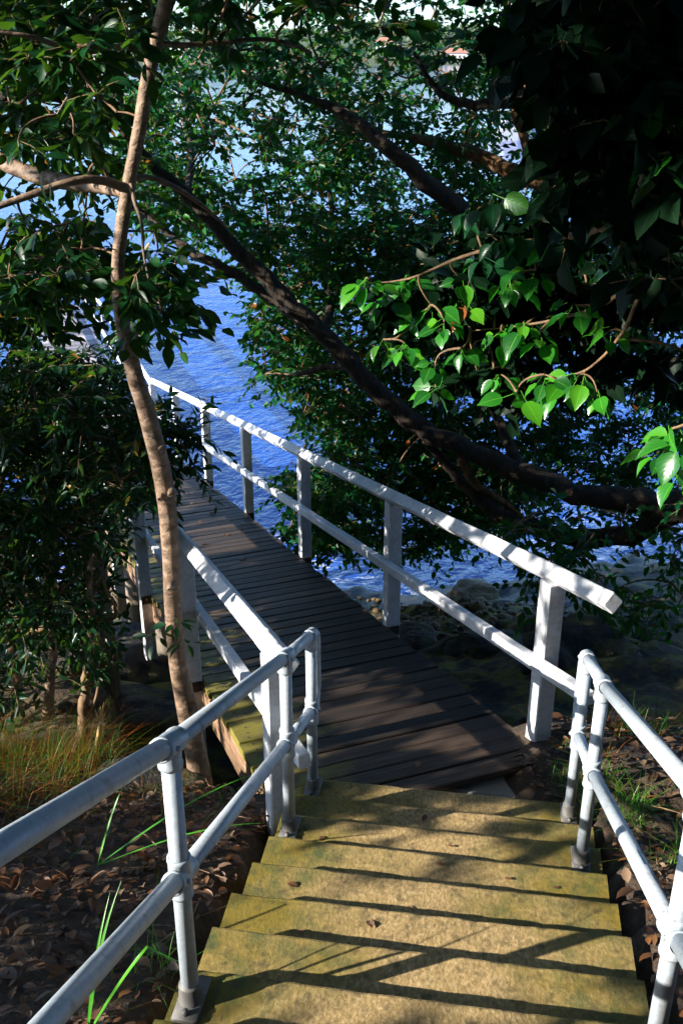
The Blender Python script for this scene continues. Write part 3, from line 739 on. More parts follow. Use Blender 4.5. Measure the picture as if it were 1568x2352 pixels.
def in_poly(u, v, poly):
    poly = np.asarray(poly, float); c = np.zeros(len(u), bool); j = len(poly)-1
    for i in range(len(poly)):
        xi, yi = poly[i]; xj, yj = poly[j]
        c ^= ((yi > v) != (yj > v)) & (u < (xj-xi)*(v-yi)/((yj-yi) or 1e-9)+xi); j = i
    return c
def sample(poly, n, y0, y1, holes=(), zmin=None):
    poly = np.asarray(poly, float); out = []
    lo, hi = poly.min(0), poly.max(0)
    while sum(map(len, out)) < n:
        u = rng.uniform(lo[0], hi[0], 4000); v = rng.uniform(lo[1], hi[1], 4000); k = in_poly(u, v, poly)
        for h in holes: k &= ~in_poly(u, v, h)
        y = rng.uniform(y0, y1, 4000); p = PV(u, v, y)[k]
        if zmin is not None: p = p[p[:, 2] > zmin]
        out.append(p)
    return np.concatenate(out)[:n]

class Crown:
    """clumps of leafy sprays joined by thin branches to the limbs"""
    def __init__(s, limb_pts, tw=0.006):
        s.pos, s.ax, s.nr, s.ln, s.wd = [], [], [], [], []
        s.gapped = False; s.tw = MB(); s.nodes = [np.asarray(limb_pts, float)] if limb_pts is not None else []; s.r = tw
    def sprays(s, c, n_spray, L, n_leaf, leaf, wr=1.0, droop=0.35, up=0.8, bias=None, twigs=True, drop_gap=False):
        c = np.asarray(c, float)
        if len(c) == 0: return
        st = np.repeat(c, n_spray, 0); N = len(st)
        d = unit(rng.normal(size=(N, 3))*np.array([1, 1, 0.6])+(np.asarray(bias) if bias is not None else 0))
        Ls = L*rng.uniform(0.6, 1.25, N)
        t = (np.arange(n_leaf)+rng.uniform(0.2, 0.8, (N, n_leaf)))/n_leaf
        sag = np.array([0, 0, -droop*0.5])
        p = st[:, None, :]+d[:, None, :]*(Ls[:, None]*t)[..., None]+sag*(Ls[:, None]*t*t)[..., None]
        per = unit(np.cross(d, UPZ+rng.normal(scale=0.2, size=(N, 3))))
        sg = np.where(np.arange(n_leaf) % 2 == 0, 1.0, -1.0)[None, :, None]
        ax = unit(d[:, None, :]*0.75+per[:, None, :]*sg*rng.uniform(0.5, 1.1, (N, n_leaf, 1))+rng.normal(scale=0.35, size=(N, n_leaf, 3))+np.array([0, 0, -droop]))
        nr = unit(np.array([0, 0, up])+rng.normal(scale=0.55, size=(N, n_leaf, 3))-ax*0.0)
        ln = leaf*rng.uniform(0.65, 1.2, (N, n_leaf))
        p, ax, nr, ln = p.reshape(-1, 3), ax.reshape(-1, 3), nr.reshape(-1, 3), ln.reshape(-1)
        if drop_gap:
            k = ~in_gap(p); p, ax, nr, ln = p[k], ax[k], nr[k], ln[k]
        s.pos.append(p); s.ax.append(ax); s.nr.append(nr); s.ln.append(ln); s.wd.append(ln*wr)
        if twigs:
            if drop_gap:
                kk = ~(in_gap(st) | in_gap(st+d*Ls[:, None])); st, d, Ls = st[kk], d[kk], Ls[kk]
            l = Ls[:, None]
            s.tw.tubes(np.stack([st, st+d*l*0.5+sag*l*0.25, st+d*l+sag*l], 1), [s.r*0.6, s.r*0.45, s.r*0.25], 3)
    def connect(s, c, rmax=0.02):
        c = np.asarray(c, float)
        if not s.nodes or len(c) == 0: return
        base = np.concatenate(s.nodes)
        d0 = np.array([np.min(np.linalg.norm(base-q, axis=1)) for q in c]); order = np.argsort(d0)
        pts = np.empty((len(base)+len(c), 3)); pts[:len(base)] = base; m = len(base); pa, pq, pl, pr = [], [], [], []
        for i in order:
            q = c[i]; dd = np.linalg.norm(pts[:m]-q, axis=1); j = int(np.argmin(dd)); a = pts[j]; L = dd[j]
            if L > 0.02:
                r0 = min(rmax, s.r*1.1+0.010*min(L, 1.5))
                pa.append(a.copy()); pq.append(q); pl.append(L); pr.append(r0)
            pts[m] = q; m += 1
        if pa:
            pa, pq, pl, pr = map(np.array, (pa, pq, pl, pr)); mid = (pa+pq)/2+rng.normal(size=pa.shape)*(0.10*pl)[:, None]+UPZ*(0.05*pl)[:, None]
            if s.gapped:
                kk = ~(in_gap(mid) | in_gap(pq)); pa, pq, pl, pr, mid = pa[kk], pq[kk], pl[kk], pr[kk], mid[kk]
            t = np.linspace(0, 1, 7)[None, :, None]
            s.tw.tubes(pa[:, None]*(1-t)*(1-2*t)+4*mid[:, None]*t*(1-t)+pq[:, None]*t*(2*t-1), pr[:, None]*(1-t[..., 0])+s.r*0.8*t[..., 0], 5)
        s.nodes.append(c)
    def build(s, root, tpl, mat, bark, name='crown', twname='twigs'):
        pos, ax, nr, ln, wd = map(np.concatenate, (s.pos, s.ax, s.nr, s.ln, s.wd))
        off = np.array(root['_o'])
        o = link(name, leaf_mesh(name, tpl, pos-off, ax, nr, ln, wd, mat), root); o['kind'] = 'stuff'
        if s.tw.n:
            t = s.tw.build(twname, bark, root, True); t['kind'] = 'stuff'
        return o

def limb(root, name, path, mat, n=12, lump=0.12, sub=5, seed=0, wiggle=0.0, start=None):
    """path of (u, v, y, width in picture units)"""
    pts = np.array([P(u, v, y) for u, v, y, w in path]); rad = np.array([px(w, p)/2 for (u, v, y, w), p in zip(path, pts)])
    if start is not None: pts = np.vstack([start[0], pts]); rad = np.r_[start[1], rad]
    sp = smooth_path(pts, sub); sr = np.interp(np.linspace(0, len(rad)-1, len(sp)), np.arange(len(rad)), rad)
    if wiggle:
        for i in range(1, len(sp)-1):
            sp[i] += np.array([noise.noise((i*0.5+seed, 1.1, 0)), noise.noise((i*0.5+seed, 4.1, 0)), noise.noise((i*0.5+seed, 8.1, 0))])*wiggle*sr[i]*2
    b = MB(); b.tube(sp, sr, n, True, lump, seed); b.build(name, mat, root, True)
    return sp

# ---------------- openings for the sun (steps, rails, trunk, the lit leaves, a band of the deck)
for i in range(0, 8):
    for l in (0.1, 0.4, 0.7, 1.0, 1.3):
        if (i < 1 and l < 1.2) or (i < 2 and l < 0.8): continue
        gap(step_pt(i, l, 0.08), 0.16 if i < 5 else 0.07, 0.3 if i < 2 else 0.13 if i < 5 else 0.35)
for i in np.arange(-4, 7.6, 0.5):
    gap(step_pt(i, 1.27)+UPZ*0.87, 0.22); gap(step_pt(i, 1.27)+UPZ*0.46, 0.2); gap(step_pt(i, 0.05)+UPZ*0.87, 0.15); gap(step_pt(i, 0.05)+UPZ*0.46, 0.12)
for z_ in (0.15, 0.3, 0.6, 0.75): gap(step_pt(5, 1.27)+UPZ*z_, 0.09); gap(step_pt(0, 0.05)+UPZ*z_, 0.15); gap(step_pt(7, 1.27)+UPZ*z_, 0.07)
for u, v in ((1010, 760), (1060, 860), (1000, 900), (1150, 800), (1200, 780), (1190, 950), (1240, 890), (1310, 930), (1350, 930), (830, 700), (1020, 700)): gap(P(u, v, 3.7), 0.27)
for u, v in ((1530, 990), (1540, 1060), (1510, 1100)): gap(P(u, v, 2.9), 0.22)
for s_ in np.arange(-0.5, 12.5, 0.4): gap(deck(s_, 0)+UPZ*1.0, 0.10); gap(deck(s_, 0)+UPZ*0.5, 0.06)
for v, u in ((400, 300), (450, 297), (520, 280), (850, 310), (900, 320), (960, 345), (1150, 385), (1220, 392), (1290, 398), (1340, 400), (250, 330), (620, 272), (560, 275), (480, 287), (180, 340), (330, 314), (1000, 352), (1180, 388), (1250, 395), (1310, 399), (1380, 399), (930, 330), (870, 314)): gap(P(u, v, 4.1), 0.13)
for l_ in np.arange(-1.4, 0.1, 0.2): gap(deck(4.75, l_), 0.2)
for s_, l_ in ((0.6, -0.5), (0.9, -1.0), (1.3, -0.4), (0.35, -0.25), (0.45, -0.8), (0.8, -0.65), (1.05, -0.75), (0.1, -0.3), (1.7, -1.1), (2.3, -1.2), (3.1, -0.9), (9.5, -0.8), (10.2, -0.6), (11, -0.9)): gap(deck(s_, l_), 0.10 if s_ < 9 else 0.4)
for x, y in ((-1.75, 4.0), (-1.5, 3.7), (-2.0, 4.3), (-1.3, 4.1), (-1.9, 3.8), (-1.6, 4.2), (-1.65, 3.85), (-2.2, 4.0), (-1.45, 4.4), (-0.9, 5.2), (-1.2, 5.5), (1.95, 4.6), (2.2, 4.4), (1.7, 2.9), (-0.75, 2.8)): gap(np.array([x, y, gz(x, y)+0.1]), 0.27 if x < -1.2 else 0.17)
for u, v, y in ((150, 1330, 5.3), (90, 1380, 5.3), (240, 1340, 5.5), (200, 1450, 5.2), (205, 1560, 4.9), (270, 1500, 6.4), (60, 1300, 5.3), (300, 1400, 6.0), (170, 1250, 5.3), (260, 1650, 5.3), (380, 1660, 5.2), (330, 1700, 5.0)): gap(P(u, v, y), 0.2)

# ------------------------------------------------------------------ slender tree beside the ramp
pb_ = P(464, 1815, 4.2)
tS = thing('slender_tree', 'slender pale trunked tree standing beside the ramp railing', 'tree', (pb_[0], pb_[1], gz(pb_[0], pb_[1])))
trunk_path = [(470, 1860, 4.22, 62), (452, 1740, 4.2, 54), (428, 1620, 4.2, 50), (406, 1500, 4.18, 44), (397, 1380, 4.16, 42), (392, 1260, 4.14, 43), (381, 1140, 4.12, 46),
              (362, 1040, 4.1, 46), (338, 950, 4.1, 44), (316, 880, 4.1, 42), (297, 810, 4.1, 38), (278, 720, 4.1, 34), (271, 620, 4.1, 32), (279, 530, 4.1, 33), (292, 450, 4.1, 34),
              (303, 385, 4.1, 32), (322, 290, 4.08, 34), (338, 190, 4.06, 35), (358, 100, 4.04, 36), (377, 20, 4.02, 36), (392, -60, 4.0, 34), (420, -260, 3.95, 28), (430, -520, 3.95, 20)]
trunk_path = [(u, v, y, w*0.94) for u, v, y, w in trunk_path]
tp_ = limb(tS, 'trunk', trunk_path, M['bark_s'], 20, 0.05, 6, 3)
SB = [[(296, 436, 4.1, 26), (250, 418, 4.05, 22), (200, 412, 4.0, 20), (140, 424, 3.95, 18), (60, 452, 3.9, 17), (-40, 490, 3.85, 14), (-160, 560, 3.8, 8)],
      [(290, 440, 4.12, 34), (240, 430, 4.3, 32), (160, 420, 4.5, 34), (90, 405, 4.6, 36), (20, 378, 4.7, 38), (-80, 320, 4.8, 34), (-220, 280, 4.9, 22)],
      [(306, 410, 4.1, 16), (345, 408, 4.15, 13), (390, 424, 4.2, 12), (430, 447, 4.25, 11), (470, 476, 4.3, 9), (520, 520, 4.35, 5)],
      [(300, 425, 4.08, 14), (312, 470, 4.02, 10), (326, 515, 3.98, 8), (330, 580, 3.95, 6), (345, 660, 3.9, 5), (350, 740, 3.88, 3)],
      [(352, 102, 4.04, 18), (300, 106, 4.0, 16), (245, 112, 3.95, 15), (190, 118, 3.9, 15), (120, 100, 3.85, 13), (60, 82, 3.8, 11), (-60, 70, 3.75, 8)],
      [(365, 100, 4.04, 14), (430, 103, 4.1, 12), (510, 98, 4.15, 11), (590, 90, 4.2, 10), (650, 97, 4.25, 9), (715, 122, 4.3, 7)],
      [(190, 120, 3.9, 10), (180, 165, 3.88, 8), (160, 215, 3.85, 6), (130, 265, 3.82, 4)],
      [(285, 790, 4.06, 9), (282, 770, 4.0, 6), (284, 755, 3.95, 5)],
      [(398, 1470, 4.12, 8), (396, 1450, 4.05, 6), (400, 1432, 4.0, 5)]]
spts = [limb(tS, 'branch', pth, M['bark_s'], 10, 0.05, 5, k) for k, pth in enumerate(SB)]
for (u, v) in ((368, 1040), (366, 1152), (390, 1142), (388, 1360)):          # knots
    c = P(u, v, 4.02); b = MB(); b.tube([c+np.array([0, .07, 0]), c+np.array([0, .03, 0]), c+np.array([0, .02, 0]), c+np.array([0, .028, 0])], [0.020, 0.015, 0.010, 0.005], 10, True, 0.1, int(u)); b.build('knot', M['bark_s'], tS, True)
cr = Crown(np.concatenate(spts+[tp_[70:]]), 0.0045)
hS = [[(235, 400), (270, 380), (330, -60), (450, -60), (400, 200), (345, 420), (345, 620), (225, 640)], [(-50, 330), (300, 370), (520, 390), (540, 520), (300, 500), (-50, 520)]]
cS = np.concatenate([sample([(0, 20), (330, 0), (330, 300), (250, 330), (0, 340)], 38, 3.6, 4.6, hS), sample([(290, 520), (330, 500), (420, 590), (420, 690), (380, 740), (320, 730), (290, 660)], 16, 3.75, 4.3, hS),
                     sample([(0, 480), (260, 520), (240, 620), (100, 640), (0, 700)], 26, 3.7, 4.6, hS), sample([(350, -200), (1000, -200), (900, 90), (420, 120)], 26, 3.6, 4.6)])
cr.connect(cS, 0.01); cr.sprays(cS, 4, 0.14, 6, 0.088, 0.95, 0.45, 0.7, None, True, True)
cr.build(tS, T_ELL, M['leaf_s'], M['twig'])
def leaf_parts(root, tpl, mats, spots, off):
    """leaves large enough to be picked out: one object each, sharing mesh data"""
    mm = []
    for m, tp in zip(mats, tpl if isinstance(tpl, list) else [tpl]*len(mats)):
        me = raw_mesh('leaf', tp[0], tp[2], [m], None, True); uvl = me.uv_layers.new(name='UVMap')
        uvl.data.foreach_set('uv', tp[1][[l.vertex_index for l in me.loops]].astype(np.float32).reshape(-1)); mm.append(me)
    for (p, ax, nr, L, w, k) in spots:
        o = link('leaf', mm[k], root); y = unit(ax); x = unit(np.cross(y, nr)); z = np.cross(x, y)
        o.matrix_local = Matrix(((x[0]*w, y[0]*L, z[0]*L, p[0]-off[0]), (x[1]*w, y[1]*L, z[1]*L, p[1]-off[1]), (x[2]*w, y[2]*L, z[2]*L, p[2]-off[2]), (0, 0, 0, 1)))
def rosette(c, n, L, wr, spread=1.0, down=0.7, k=0, tilt=None):
    out = []; a0 = rng.uniform(0, 6.28)
    for i in range(n):
        a = a0+i*2.4+rng.uniform(-.3, .3); dv = np.array([math.cos(a), math.sin(a), 0])*spread
        ax = unit(dv+np.array([0, 0, -down*rng.uniform(0.3, 1.6)+0.1])); nr = unit(UPZ*0.55+dv*0.75*down+rng.normal(scale=0.22, size=3))
        ln = L*rng.uniform(0.75, 1.15); out.append((c+ax*ln*0.42*(0.6 if wr < 0.6 else 1)+rng.normal(scale=0.008, size=3), ax, nr, ln, ln*wr*rng.uniform(.85, 1.1), k))
    return out
sp_ = []
for u, v, y, n in ((286, 758, 3.95, 8), (290, 790, 3.98, 5), (380, 770, 3.9, 6), (405, 745, 3.95, 6), (350, 740, 3.88, 6), (400, 1432, 4.0, 7), (360, 1455, 4.05, 5), (425, 1470, 4.02, 6), (300, 690, 4.0, 6), (440, 700, 4.0, 6), (335, 640, 3.95, 6)):
    sp_ += rosette(P(u, v, y), n, 0.105 if v < 1000 else 0.08, 1.0, 1.0, 0.55)
leaf_parts(tS, T_ELL, [M['leaf_s']], sp_, np.array(tS['_o']))

# ------------------------------------------------------------------ big leaning tree over the water
tb = P(2050, 1330, 7.2)
tT = thing('leaning_tree', 'large dark tree with long limbs leaning out over the water', 'tree', (tb[0], tb[1], gz(tb[0], tb[1])))
TL = [('trunk', [(2080, 1560, 7.0, 200), (2040, 1400, 7.1, 170), (1960, 1290, 7.2, 150), (1840, 1220, 7.3, 135), (1700, 1180, 7.4, 120), (1560, 1165, 7.6, 74), (1440, 1150, 7.7, 58), (1320, 1130, 7.8, 50), (1200, 1085, 7.9, 48), (1080, 1035, 8.0, 45),
               (980, 990, 8.05, 46), (900, 930, 8.1, 44), (820, 850, 8.1, 42), (740, 765, 8.1, 40), (660, 690, 8.1, 40), (580, 610, 8.1, 36), (500, 525, 8.1, 32), (420, 440, 8.1, 28), (350, 375, 8.1, 22), (280, 300, 8.15, 15), (200, 220, 8.2, 8)]),
      ('limb', [(1560, 1170, 7.6, 54), (1450, 1225, 7.8, 46), (1330, 1235, 7.95, 42), (1220, 1212, 8.0, 36), (1130, 1170, 8.05, 34), (1060, 1105, 8.1, 28), (1010, 1050, 8.1, 22), (975, 1010, 8.1, 16)]),
      ('limb', [(1700, 1180, 7.4, 70), (1660, 1060, 8.2, 66), (1600, 940, 9.4, 60), (1450, 760, 10.2, 54), (1280, 640, 9.8, 48), (1120, 530, 8.6, 46), (1000, 435, 8.0, 42), (900, 350, 7.9, 36), (820, 280, 8.1, 28), (720, 230, 8.3, 18), (600, 190, 8.5, 10)]),
      ('limb', [(1660, 1060, 8.2, 60), (1640, 880, 9.0, 54), (1560, 680, 9.6, 50), (1440, 540, 9.4, 44), (1340, 450, 8.8, 40), (1230, 415, 8.4, 38), (1140, 375, 8.6, 34), (1050, 340, 8.8, 28), (960, 320, 9.0, 20), (860, 300, 9.2, 10)]),
      ('limb', [(1340, 440, 8.2, 30), (1310, 330, 8.2, 28), (1240, 240, 8.2, 28), (1150, 238, 8.3, 26), (1080, 240, 8.4, 22), (1030, 225, 8.5, 18), (990, 190, 8.6, 14), (950, 120, 8.7, 9)]),
      ('limb', [(1240, 420, 8.4, 24), (1210, 340, 8.5, 22), (1185, 250, 8.6, 22), (1215, 170, 8.7, 22), (1190, 90, 8.8, 20), (1165, 10, 8.9, 17), (1150, -80, 9.0, 12)]),
      ('limb', [(740, 765, 8.1, 26), (640, 700, 8.2, 26), (560, 640, 8.3, 25), (450, 585, 8.4, 22), (390, 540, 8.5, 18), (330, 490, 8.6, 12), (270, 460, 8.6, 7)]),
      ('limb', [(540, 630, 8.3, 14), (490, 640, 8.25, 13), (450, 655, 8.2, 9)]),
      ('limb', [(820, 850, 8.1, 18), (770, 840, 8.3, 17), (720, 850, 8.4, 14), (680, 862, 8.5, 9)]),
      ('limb', [(1060, 1050, 8.0, 24), (1090, 1110, 8.0, 20), (1150, 1150, 8.1, 16), (1200, 1190, 8.0, 10)]),
      ('limb', [(1200, 1085, 7.9, 30), (1150, 980, 8.3, 24), (1100, 850, 8.8, 20), (1040, 740, 9.1, 16), (960, 640, 9.4, 10)]),
      ('limb', [(740, 765, 8.1, 22), (760, 690, 9.4, 19), (740, 600, 10.6, 16), (760, 480, 11.0, 13), (740, 360, 11.4, 8)]),
      ('limb', [(430, 450, 8.1, 16), (440, 360, 9.4, 14), (430, 260, 10.6, 11), (445, 150, 10.8, 7)])]
tpts = [limb(tT, nm, pth, M['bark_lit'] if k in (3, 5, 9) else M['bark_t'], 14, 0.10, 5, k, 0.3) for k, (nm, pth) in enumerate(TL)]  # a few limbs carry the bark tinted for sunlight
cr = Crown(np.concatenate(tpts), 0.007)
hole = [[(400, 590), (580, 630), (610, 760), (590, 830), (640, 900), (700, 960), (760, 1030), (700, 1080), (560, 1100), (440, 900), (330, 800), (330, 640)],
        [(1130, 280), (1240, 290), (1230, 400), (1120, 385)], [(880, 170), (960, 150), (980, 200), (900, 215)], [(1240, 1150), (1470, 1220), (1560, 1300), (1200, 1330), (960, 1300)]]
cT = np.concatenate([sample([(540, 600), (1000, 540), (1600, 560), (1750, 900), (1600, 1180), (1300, 1150), (1150, 1220), (960, 1290), (800, 1270), (665, 1215), (630, 1110), (720, 1040), (650, 960), (570, 890), (530, 830), (510, 740)], 760, 8.6, 12.2, hole),
                     sample([(600, 480), (1250, 460), (1250, 900), (800, 860), (620, 700)], 200, 8.6, 12.2, hole),
                     sample([(580, 720), (900, 860), (1200, 1060), (1180, 1190), (960, 1270), (800, 1250), (690, 1200), (665, 1110), (750, 1040), (670, 950), (590, 850)], 200, 8.6, 10.6, hole[1:]),
                     sample([(430, 130), (1600, 60), (1600, 600), (560, 600), (400, 540)], 500, 8.4, 13.5, hole),
                     sample([(1600, 0), (2400, -100), (2400, 1000), (1700, 1050)], 150, 8.0, 12.0), sample([(300, -260), (1650, -260), (1600, 130), (350, 140)], 230, 8.0, 12.0),
                     sample([(230, 200), (430, 160), (470, 540), (300, 500)], 90, 9.0, 12.0)])
cr.connect(cT, 0.022); cr.sprays(cT, 5, 0.34, 10, 0.080, 1.0, 0.35, 0.75)
cT2 = sample([(1150, 1170), (1600, 1130), (1600, 1440), (1350, 1420), (1180, 1330)], 44, 6.8, 8.6)
cr.connect(cT2, 0.012); cr.sprays(cT2, 4, 0.34, 7, 0.10, 1.0, 0.5, 0.6)
cT3 = sample([(640, 1080), (720, 1060), (800, 1250), (740, 1290), (650, 1230)], 26, 8.6, 9.6)
cr.connect(cT3, 0.012); cr.sprays(cT3, 5, 0.26, 9, 0.085, 1.0, 0.4, 0.7)
cr.build(tT, T_SMALL, M['leaf_t'], M['twig'])

# ------------------------------------------------------------------ tree at the upper left
ub = P(-420, 1100, 7.2)
tU = thing('bank_tree', 'dark leaved tree filling the upper corner above the jetty', 'tree', (ub[0], ub[1], gz(ub[0], ub[1])))
UL = [('trunk', [(-520, 1500, 7.0, 120), (-480, 1200, 7.1, 105), (-420, 900, 7.2, 95), (-360, 600, 7.3, 85), (-330, 300, 7.4, 75), (-280, 0, 7.5, 60), (-240, -300, 7.6, 40)]),
      ('limb', [(-350, 520, 7.3, 50), (-200, 360, 7.4, 40), (-60, 270, 7.4, 32), (60, 210, 7.5, 28), (160, 240, 7.6, 24), (220, 320, 7.7, 20), (260, 400, 7.8, 14)]),
      ('limb', [(-330, 300, 7.4, 40), (-200, 150, 7.5, 32), (-60, 60, 7.5, 26), (60, 20, 7.6, 22), (160, 70, 7.7, 20), (215, 60, 7.8, 18), (245, 0, 7.9, 16), (250, -80, 8.0, 10)]),
      ('limb', [(-60, 60, 7.5, 20), (90, 10, 7.0, 16), (120, 70, 6.8, 14), (180, 72, 6.7, 12), (225, 40, 6.6, 9)]),
      ('limb', [(-400, 800, 7.2, 44), (-250, 690, 7.0, 34), (-100, 640, 6.9, 26), (40, 620, 6.8, 20), (150, 640, 6.8, 14), (260, 680, 6.9, 8)]),
      ('limb', [(-60, 640, 6.9, 14), (40, 720, 7.2, 12), (130, 760, 7.6, 9), (220, 745, 8.0, 7), (258, 735, 8.2, 4)]),
      ('limb', [(260, -40, 7.8, 14), (268, 30, 7.8, 13), (258, 100, 7.9, 11), (272, 180, 8.0, 7)])]
upts = [limb(tU, nm, pth, M['bark_t'], 12, 0.12, 5, 20+k, 0.4) for k, (nm, pth) in enumerate(UL)]
cr = Crown(np.concatenate(upts), 0.006)
cU = np.concatenate([sample([(-500, -300), (350, -300), (360, 120), (240, 180), (330, 360), (330, 440), (200, 440), (-500, 460)], 240, 5.6, 9.0),
                     sample([(-400, 470), (40, 500), (200, 560), (300, 600), (330, 580), (330, 620), (250, 600), (100, 600), (20, 650), (-40, 740), (-400, 860)], 100, 5.6, 8.2),
                     sample([(320, 640), (400, 630), (420, 680), (380, 720), (330, 720)], 8, 5.2, 6.2), sample([(-40, 600), (260, 600), (250, 680), (150, 690), (60, 760), (-40, 790)], 40, 5.6, 8.0)])
cr.connect(cU, 0.018); cr.sprays(cU, 5, 0.32, 8, 0.098, 1.0, 0.45, 0.7)
cr.build(tU, T_SMALL, M['leaf_u'], M['twig'])

# ------------------------------------------------------------------ dense shrub on the landing side of the ramp
eb = P(60, 1640, 5.4)
tE = thing('dense_shrub', 'dense dark shrub of narrow leaves growing beside the ramp', 'shrub', (eb[0], eb[1], gz(eb[0], eb[1])))
EL = [[(110, 1640, 5.4, 26), (118, 1500, 5.45, 22), (115, 1380, 5.5, 20), (112, 1250, 5.6, 18), (118, 1120, 5.7, 15), (140, 1000, 5.8, 10), (150, 900, 6.0, 5)],
      [(40, 1640, 5.2, 24), (30, 1500, 5.3, 22), (10, 1350, 5.5, 20), (-10, 1200, 5.7, 17), (20, 1050, 5.9, 13), (70, 930, 6.1, 7)],
      [(-20, 1390, 5.4, 22), (60, 1370, 5.5, 20), (130, 1360, 5.5, 18), (170, 1330, 5.55, 16), (200, 1290, 5.6, 10)],
      [(0, 1470, 5.2, 18), (90, 1445, 5.15, 15), (180, 1420, 5.1, 12), (265, 1418, 5.1, 9), (240, 1340, 5.15, 6), (250, 1300, 5.2, 4)],
      [(118, 1120, 5.7, 12), (200, 1060, 5.7, 10), (280, 1020, 5.6, 8), (370, 990, 5.5, 6), (450, 975, 5.45, 3)],
      [(112, 1250, 5.6, 12), (190, 1190, 5.5, 10), (260, 1120, 5.4, 7), (330, 1080, 5.35, 5), (420, 1060, 5.3, 3)],
      [(45, 960, 5.3, 10), (80, 910, 5.3, 9), (95, 885, 5.3, 7), (120, 850, 5.3, 4)]]
epts = [limb(tE, 'stem', pth, M['bark_s'] if k in (0, 6) else M['twig'], 8, 0.1, 5, 40+k, 0.5) for k, pth in enumerate(EL)]
cr = Crown(np.concatenate(epts), 0.0045)
cE = np.concatenate([sample([(-250, 860), (40, 840), (130, 800), (220, 815), (280, 870), (310, 950), (325, 1080), (295, 1140), (300, 1200), (250, 1260), (150, 1290), (-250, 1330)], 420, 4.9, 7.4, (), 1.0),
                     sample([(-250, 1320), (150, 1280), (300, 1230), (280, 1330), (200, 1400), (140, 1520), (60, 1600), (-250, 1640)], 110, 4.8, 6.6, (), 1.9),
                     sample([(320, 940), (400, 950), (450, 985), (420, 1080), (350, 1090), (330, 1000)], 18, 5.1, 5.6)])
cr.connect(cE, 0.01); cr.sprays(cE, 5, 0.26, 11, 0.078, 1.35, 0.35, 0.8)
cr.build(tE, T_LANCE, M['leaf_e'], M['twig'])
sb = P(190, 1690, 4.9); 
tP = thing('sapling', 'thin brown sapling stem standing in front of the round pile', 'sapling', (sb[0], sb[1], gz(sb[0], sb[1])))
ps = [limb(tP, 'stem', [(188, 1720, 4.9, 28), (192, 1640, 4.9, 25), (198, 1570, 4.92, 22), (208, 1490, 4.95, 19), (210, 1400, 5.0, 17), (206, 1330, 5.05, 12), (212, 1270, 5.1, 7)], M['twig'], 12, 0.1, 5, 60, 0.4),
      limb(tP, 'branch', [(200, 1640, 4.9, 9), (222, 1600, 4.9, 8), (228, 1540, 4.95, 6), (222, 1490, 5.0, 4)], M['twig'], 8, 0.1, 5, 61)]
cr = Crown(np.concatenate(ps), 0.003); cP = sample([(150, 1430), (290, 1400), (260, 1560), (240, 1620), (160, 1590)], 16, 4.8, 5.2)
cr.connect(cP, 0.005); cr.sprays(cP, 3, 0.13, 6, 0.062, 0.9, 0.3, 0.8); cr.build(tP, T_ELL, M['leaf_s'], M['twig'])
sb = P(225, 1720, 4.7)
tK = thing('broken_stem', 'snapped pale stem with splintered yellow top on the bank', 'stump', (sb[0], sb[1], gz(sb[0], sb[1])))
limb(tK, 'stem', [(218, 1735, 4.7, 9), (226, 1690, 4.7, 9), (233, 1655, 4.7, 10)], M['splinter'], 10, 0.1, 4, 70)
for q in ((240, 1612, 6), (232, 1622, 5), (219, 1630, 5), (246, 1606, 3)):
    limb(tK, 'splinter', [(233, 1660, 4.7, 7), ((233+q[0])/2-2, (1660+q[1])/2, 4.7, q[2]), (q[0], q[1], 4.69, 1)], M['splinter'], 6, 0.2, 3, 71)

# ------------------------------------------------------------------ broad leaved tree overhanging from the near right
nb = np.array([3.6, 1.6]); 
tN = thing('broad_leaved_tree', 'broad leaved tree reaching in from the right with glossy sunlit leaves', 'tree', (nb[0], nb[1], gz(*nb)))
b = MB(); z0 = gz(*nb); b.tube(smooth_path([(nb[0], nb[1], z0-0.3), (nb[0]+0.05, nb[1]+0.05, z0+1.2), (nb[0]-0.05, nb[1]+0.2, z0+2.4), (nb[0]-0.2, nb[1]+0.5, z0+3.4), (nb[0]-0.3, nb[1]+0.7, z0+5)], 5), np.linspace(0.16, 0.07, 21), 16, True, 0.1, 5)
b.build('trunk', M['bark_t'], tN, True)
NL = [[(2300, 300, 2.6, 60), (1800, 380, 2.9, 44), (1600, 470, 3.1, 32), (1420, 520, 3.3, 24), (1290, 545, 3.5, 16), (1180, 560, 3.6, 11), (1060, 590, 3.7, 8), (940, 640, 3.8, 5), (850, 650, 3.85, 3)],
      [(1600, 470, 3.1, 20), (1500, 600, 3.3, 15), (1400, 690, 3.5, 11), (1290, 730, 3.65, 8), (1180, 750, 3.75, 5), (1080, 760, 3.8, 3)],
      [(1500, 600, 3.3, 12), (1430, 760, 3.4, 9), (1360, 840, 3.5, 6), (1290, 870, 3.6, 4)],
      [(2200, 500, 2.4, 40), (1900, 700, 2.6, 26), (1720, 860, 2.75, 16), (1600, 960, 2.85, 9), (1540, 985, 2.9, 5)],
      [(1800, 380, 2.9, 40), (1600, 220, 3.1, 32), (1450, 120, 3.3, 26), (1330, 60, 3.5, 18), (1230, 20, 3.7, 10)],
      [(1600, 220, 3.1, 20), (1480, 300, 3.2, 14), (1380, 340, 3.3, 9), (1300, 400, 3.4, 5)]]
NST = {0: ((nb[0]-0.12, nb[1]+0.35, z0+2.9), 0.06), 3: ((nb[0]-0.02, nb[1]+0.15, z0+2.1), 0.05)}       # where the main boughs leave the trunk
npts = [limb(tN, 'branch', pth, M['twig'], 10, 0.08, 5, 80+k, 0.3, NST.get(k)) for k, pth in enumerate(NL)]
spots = []; heads = []
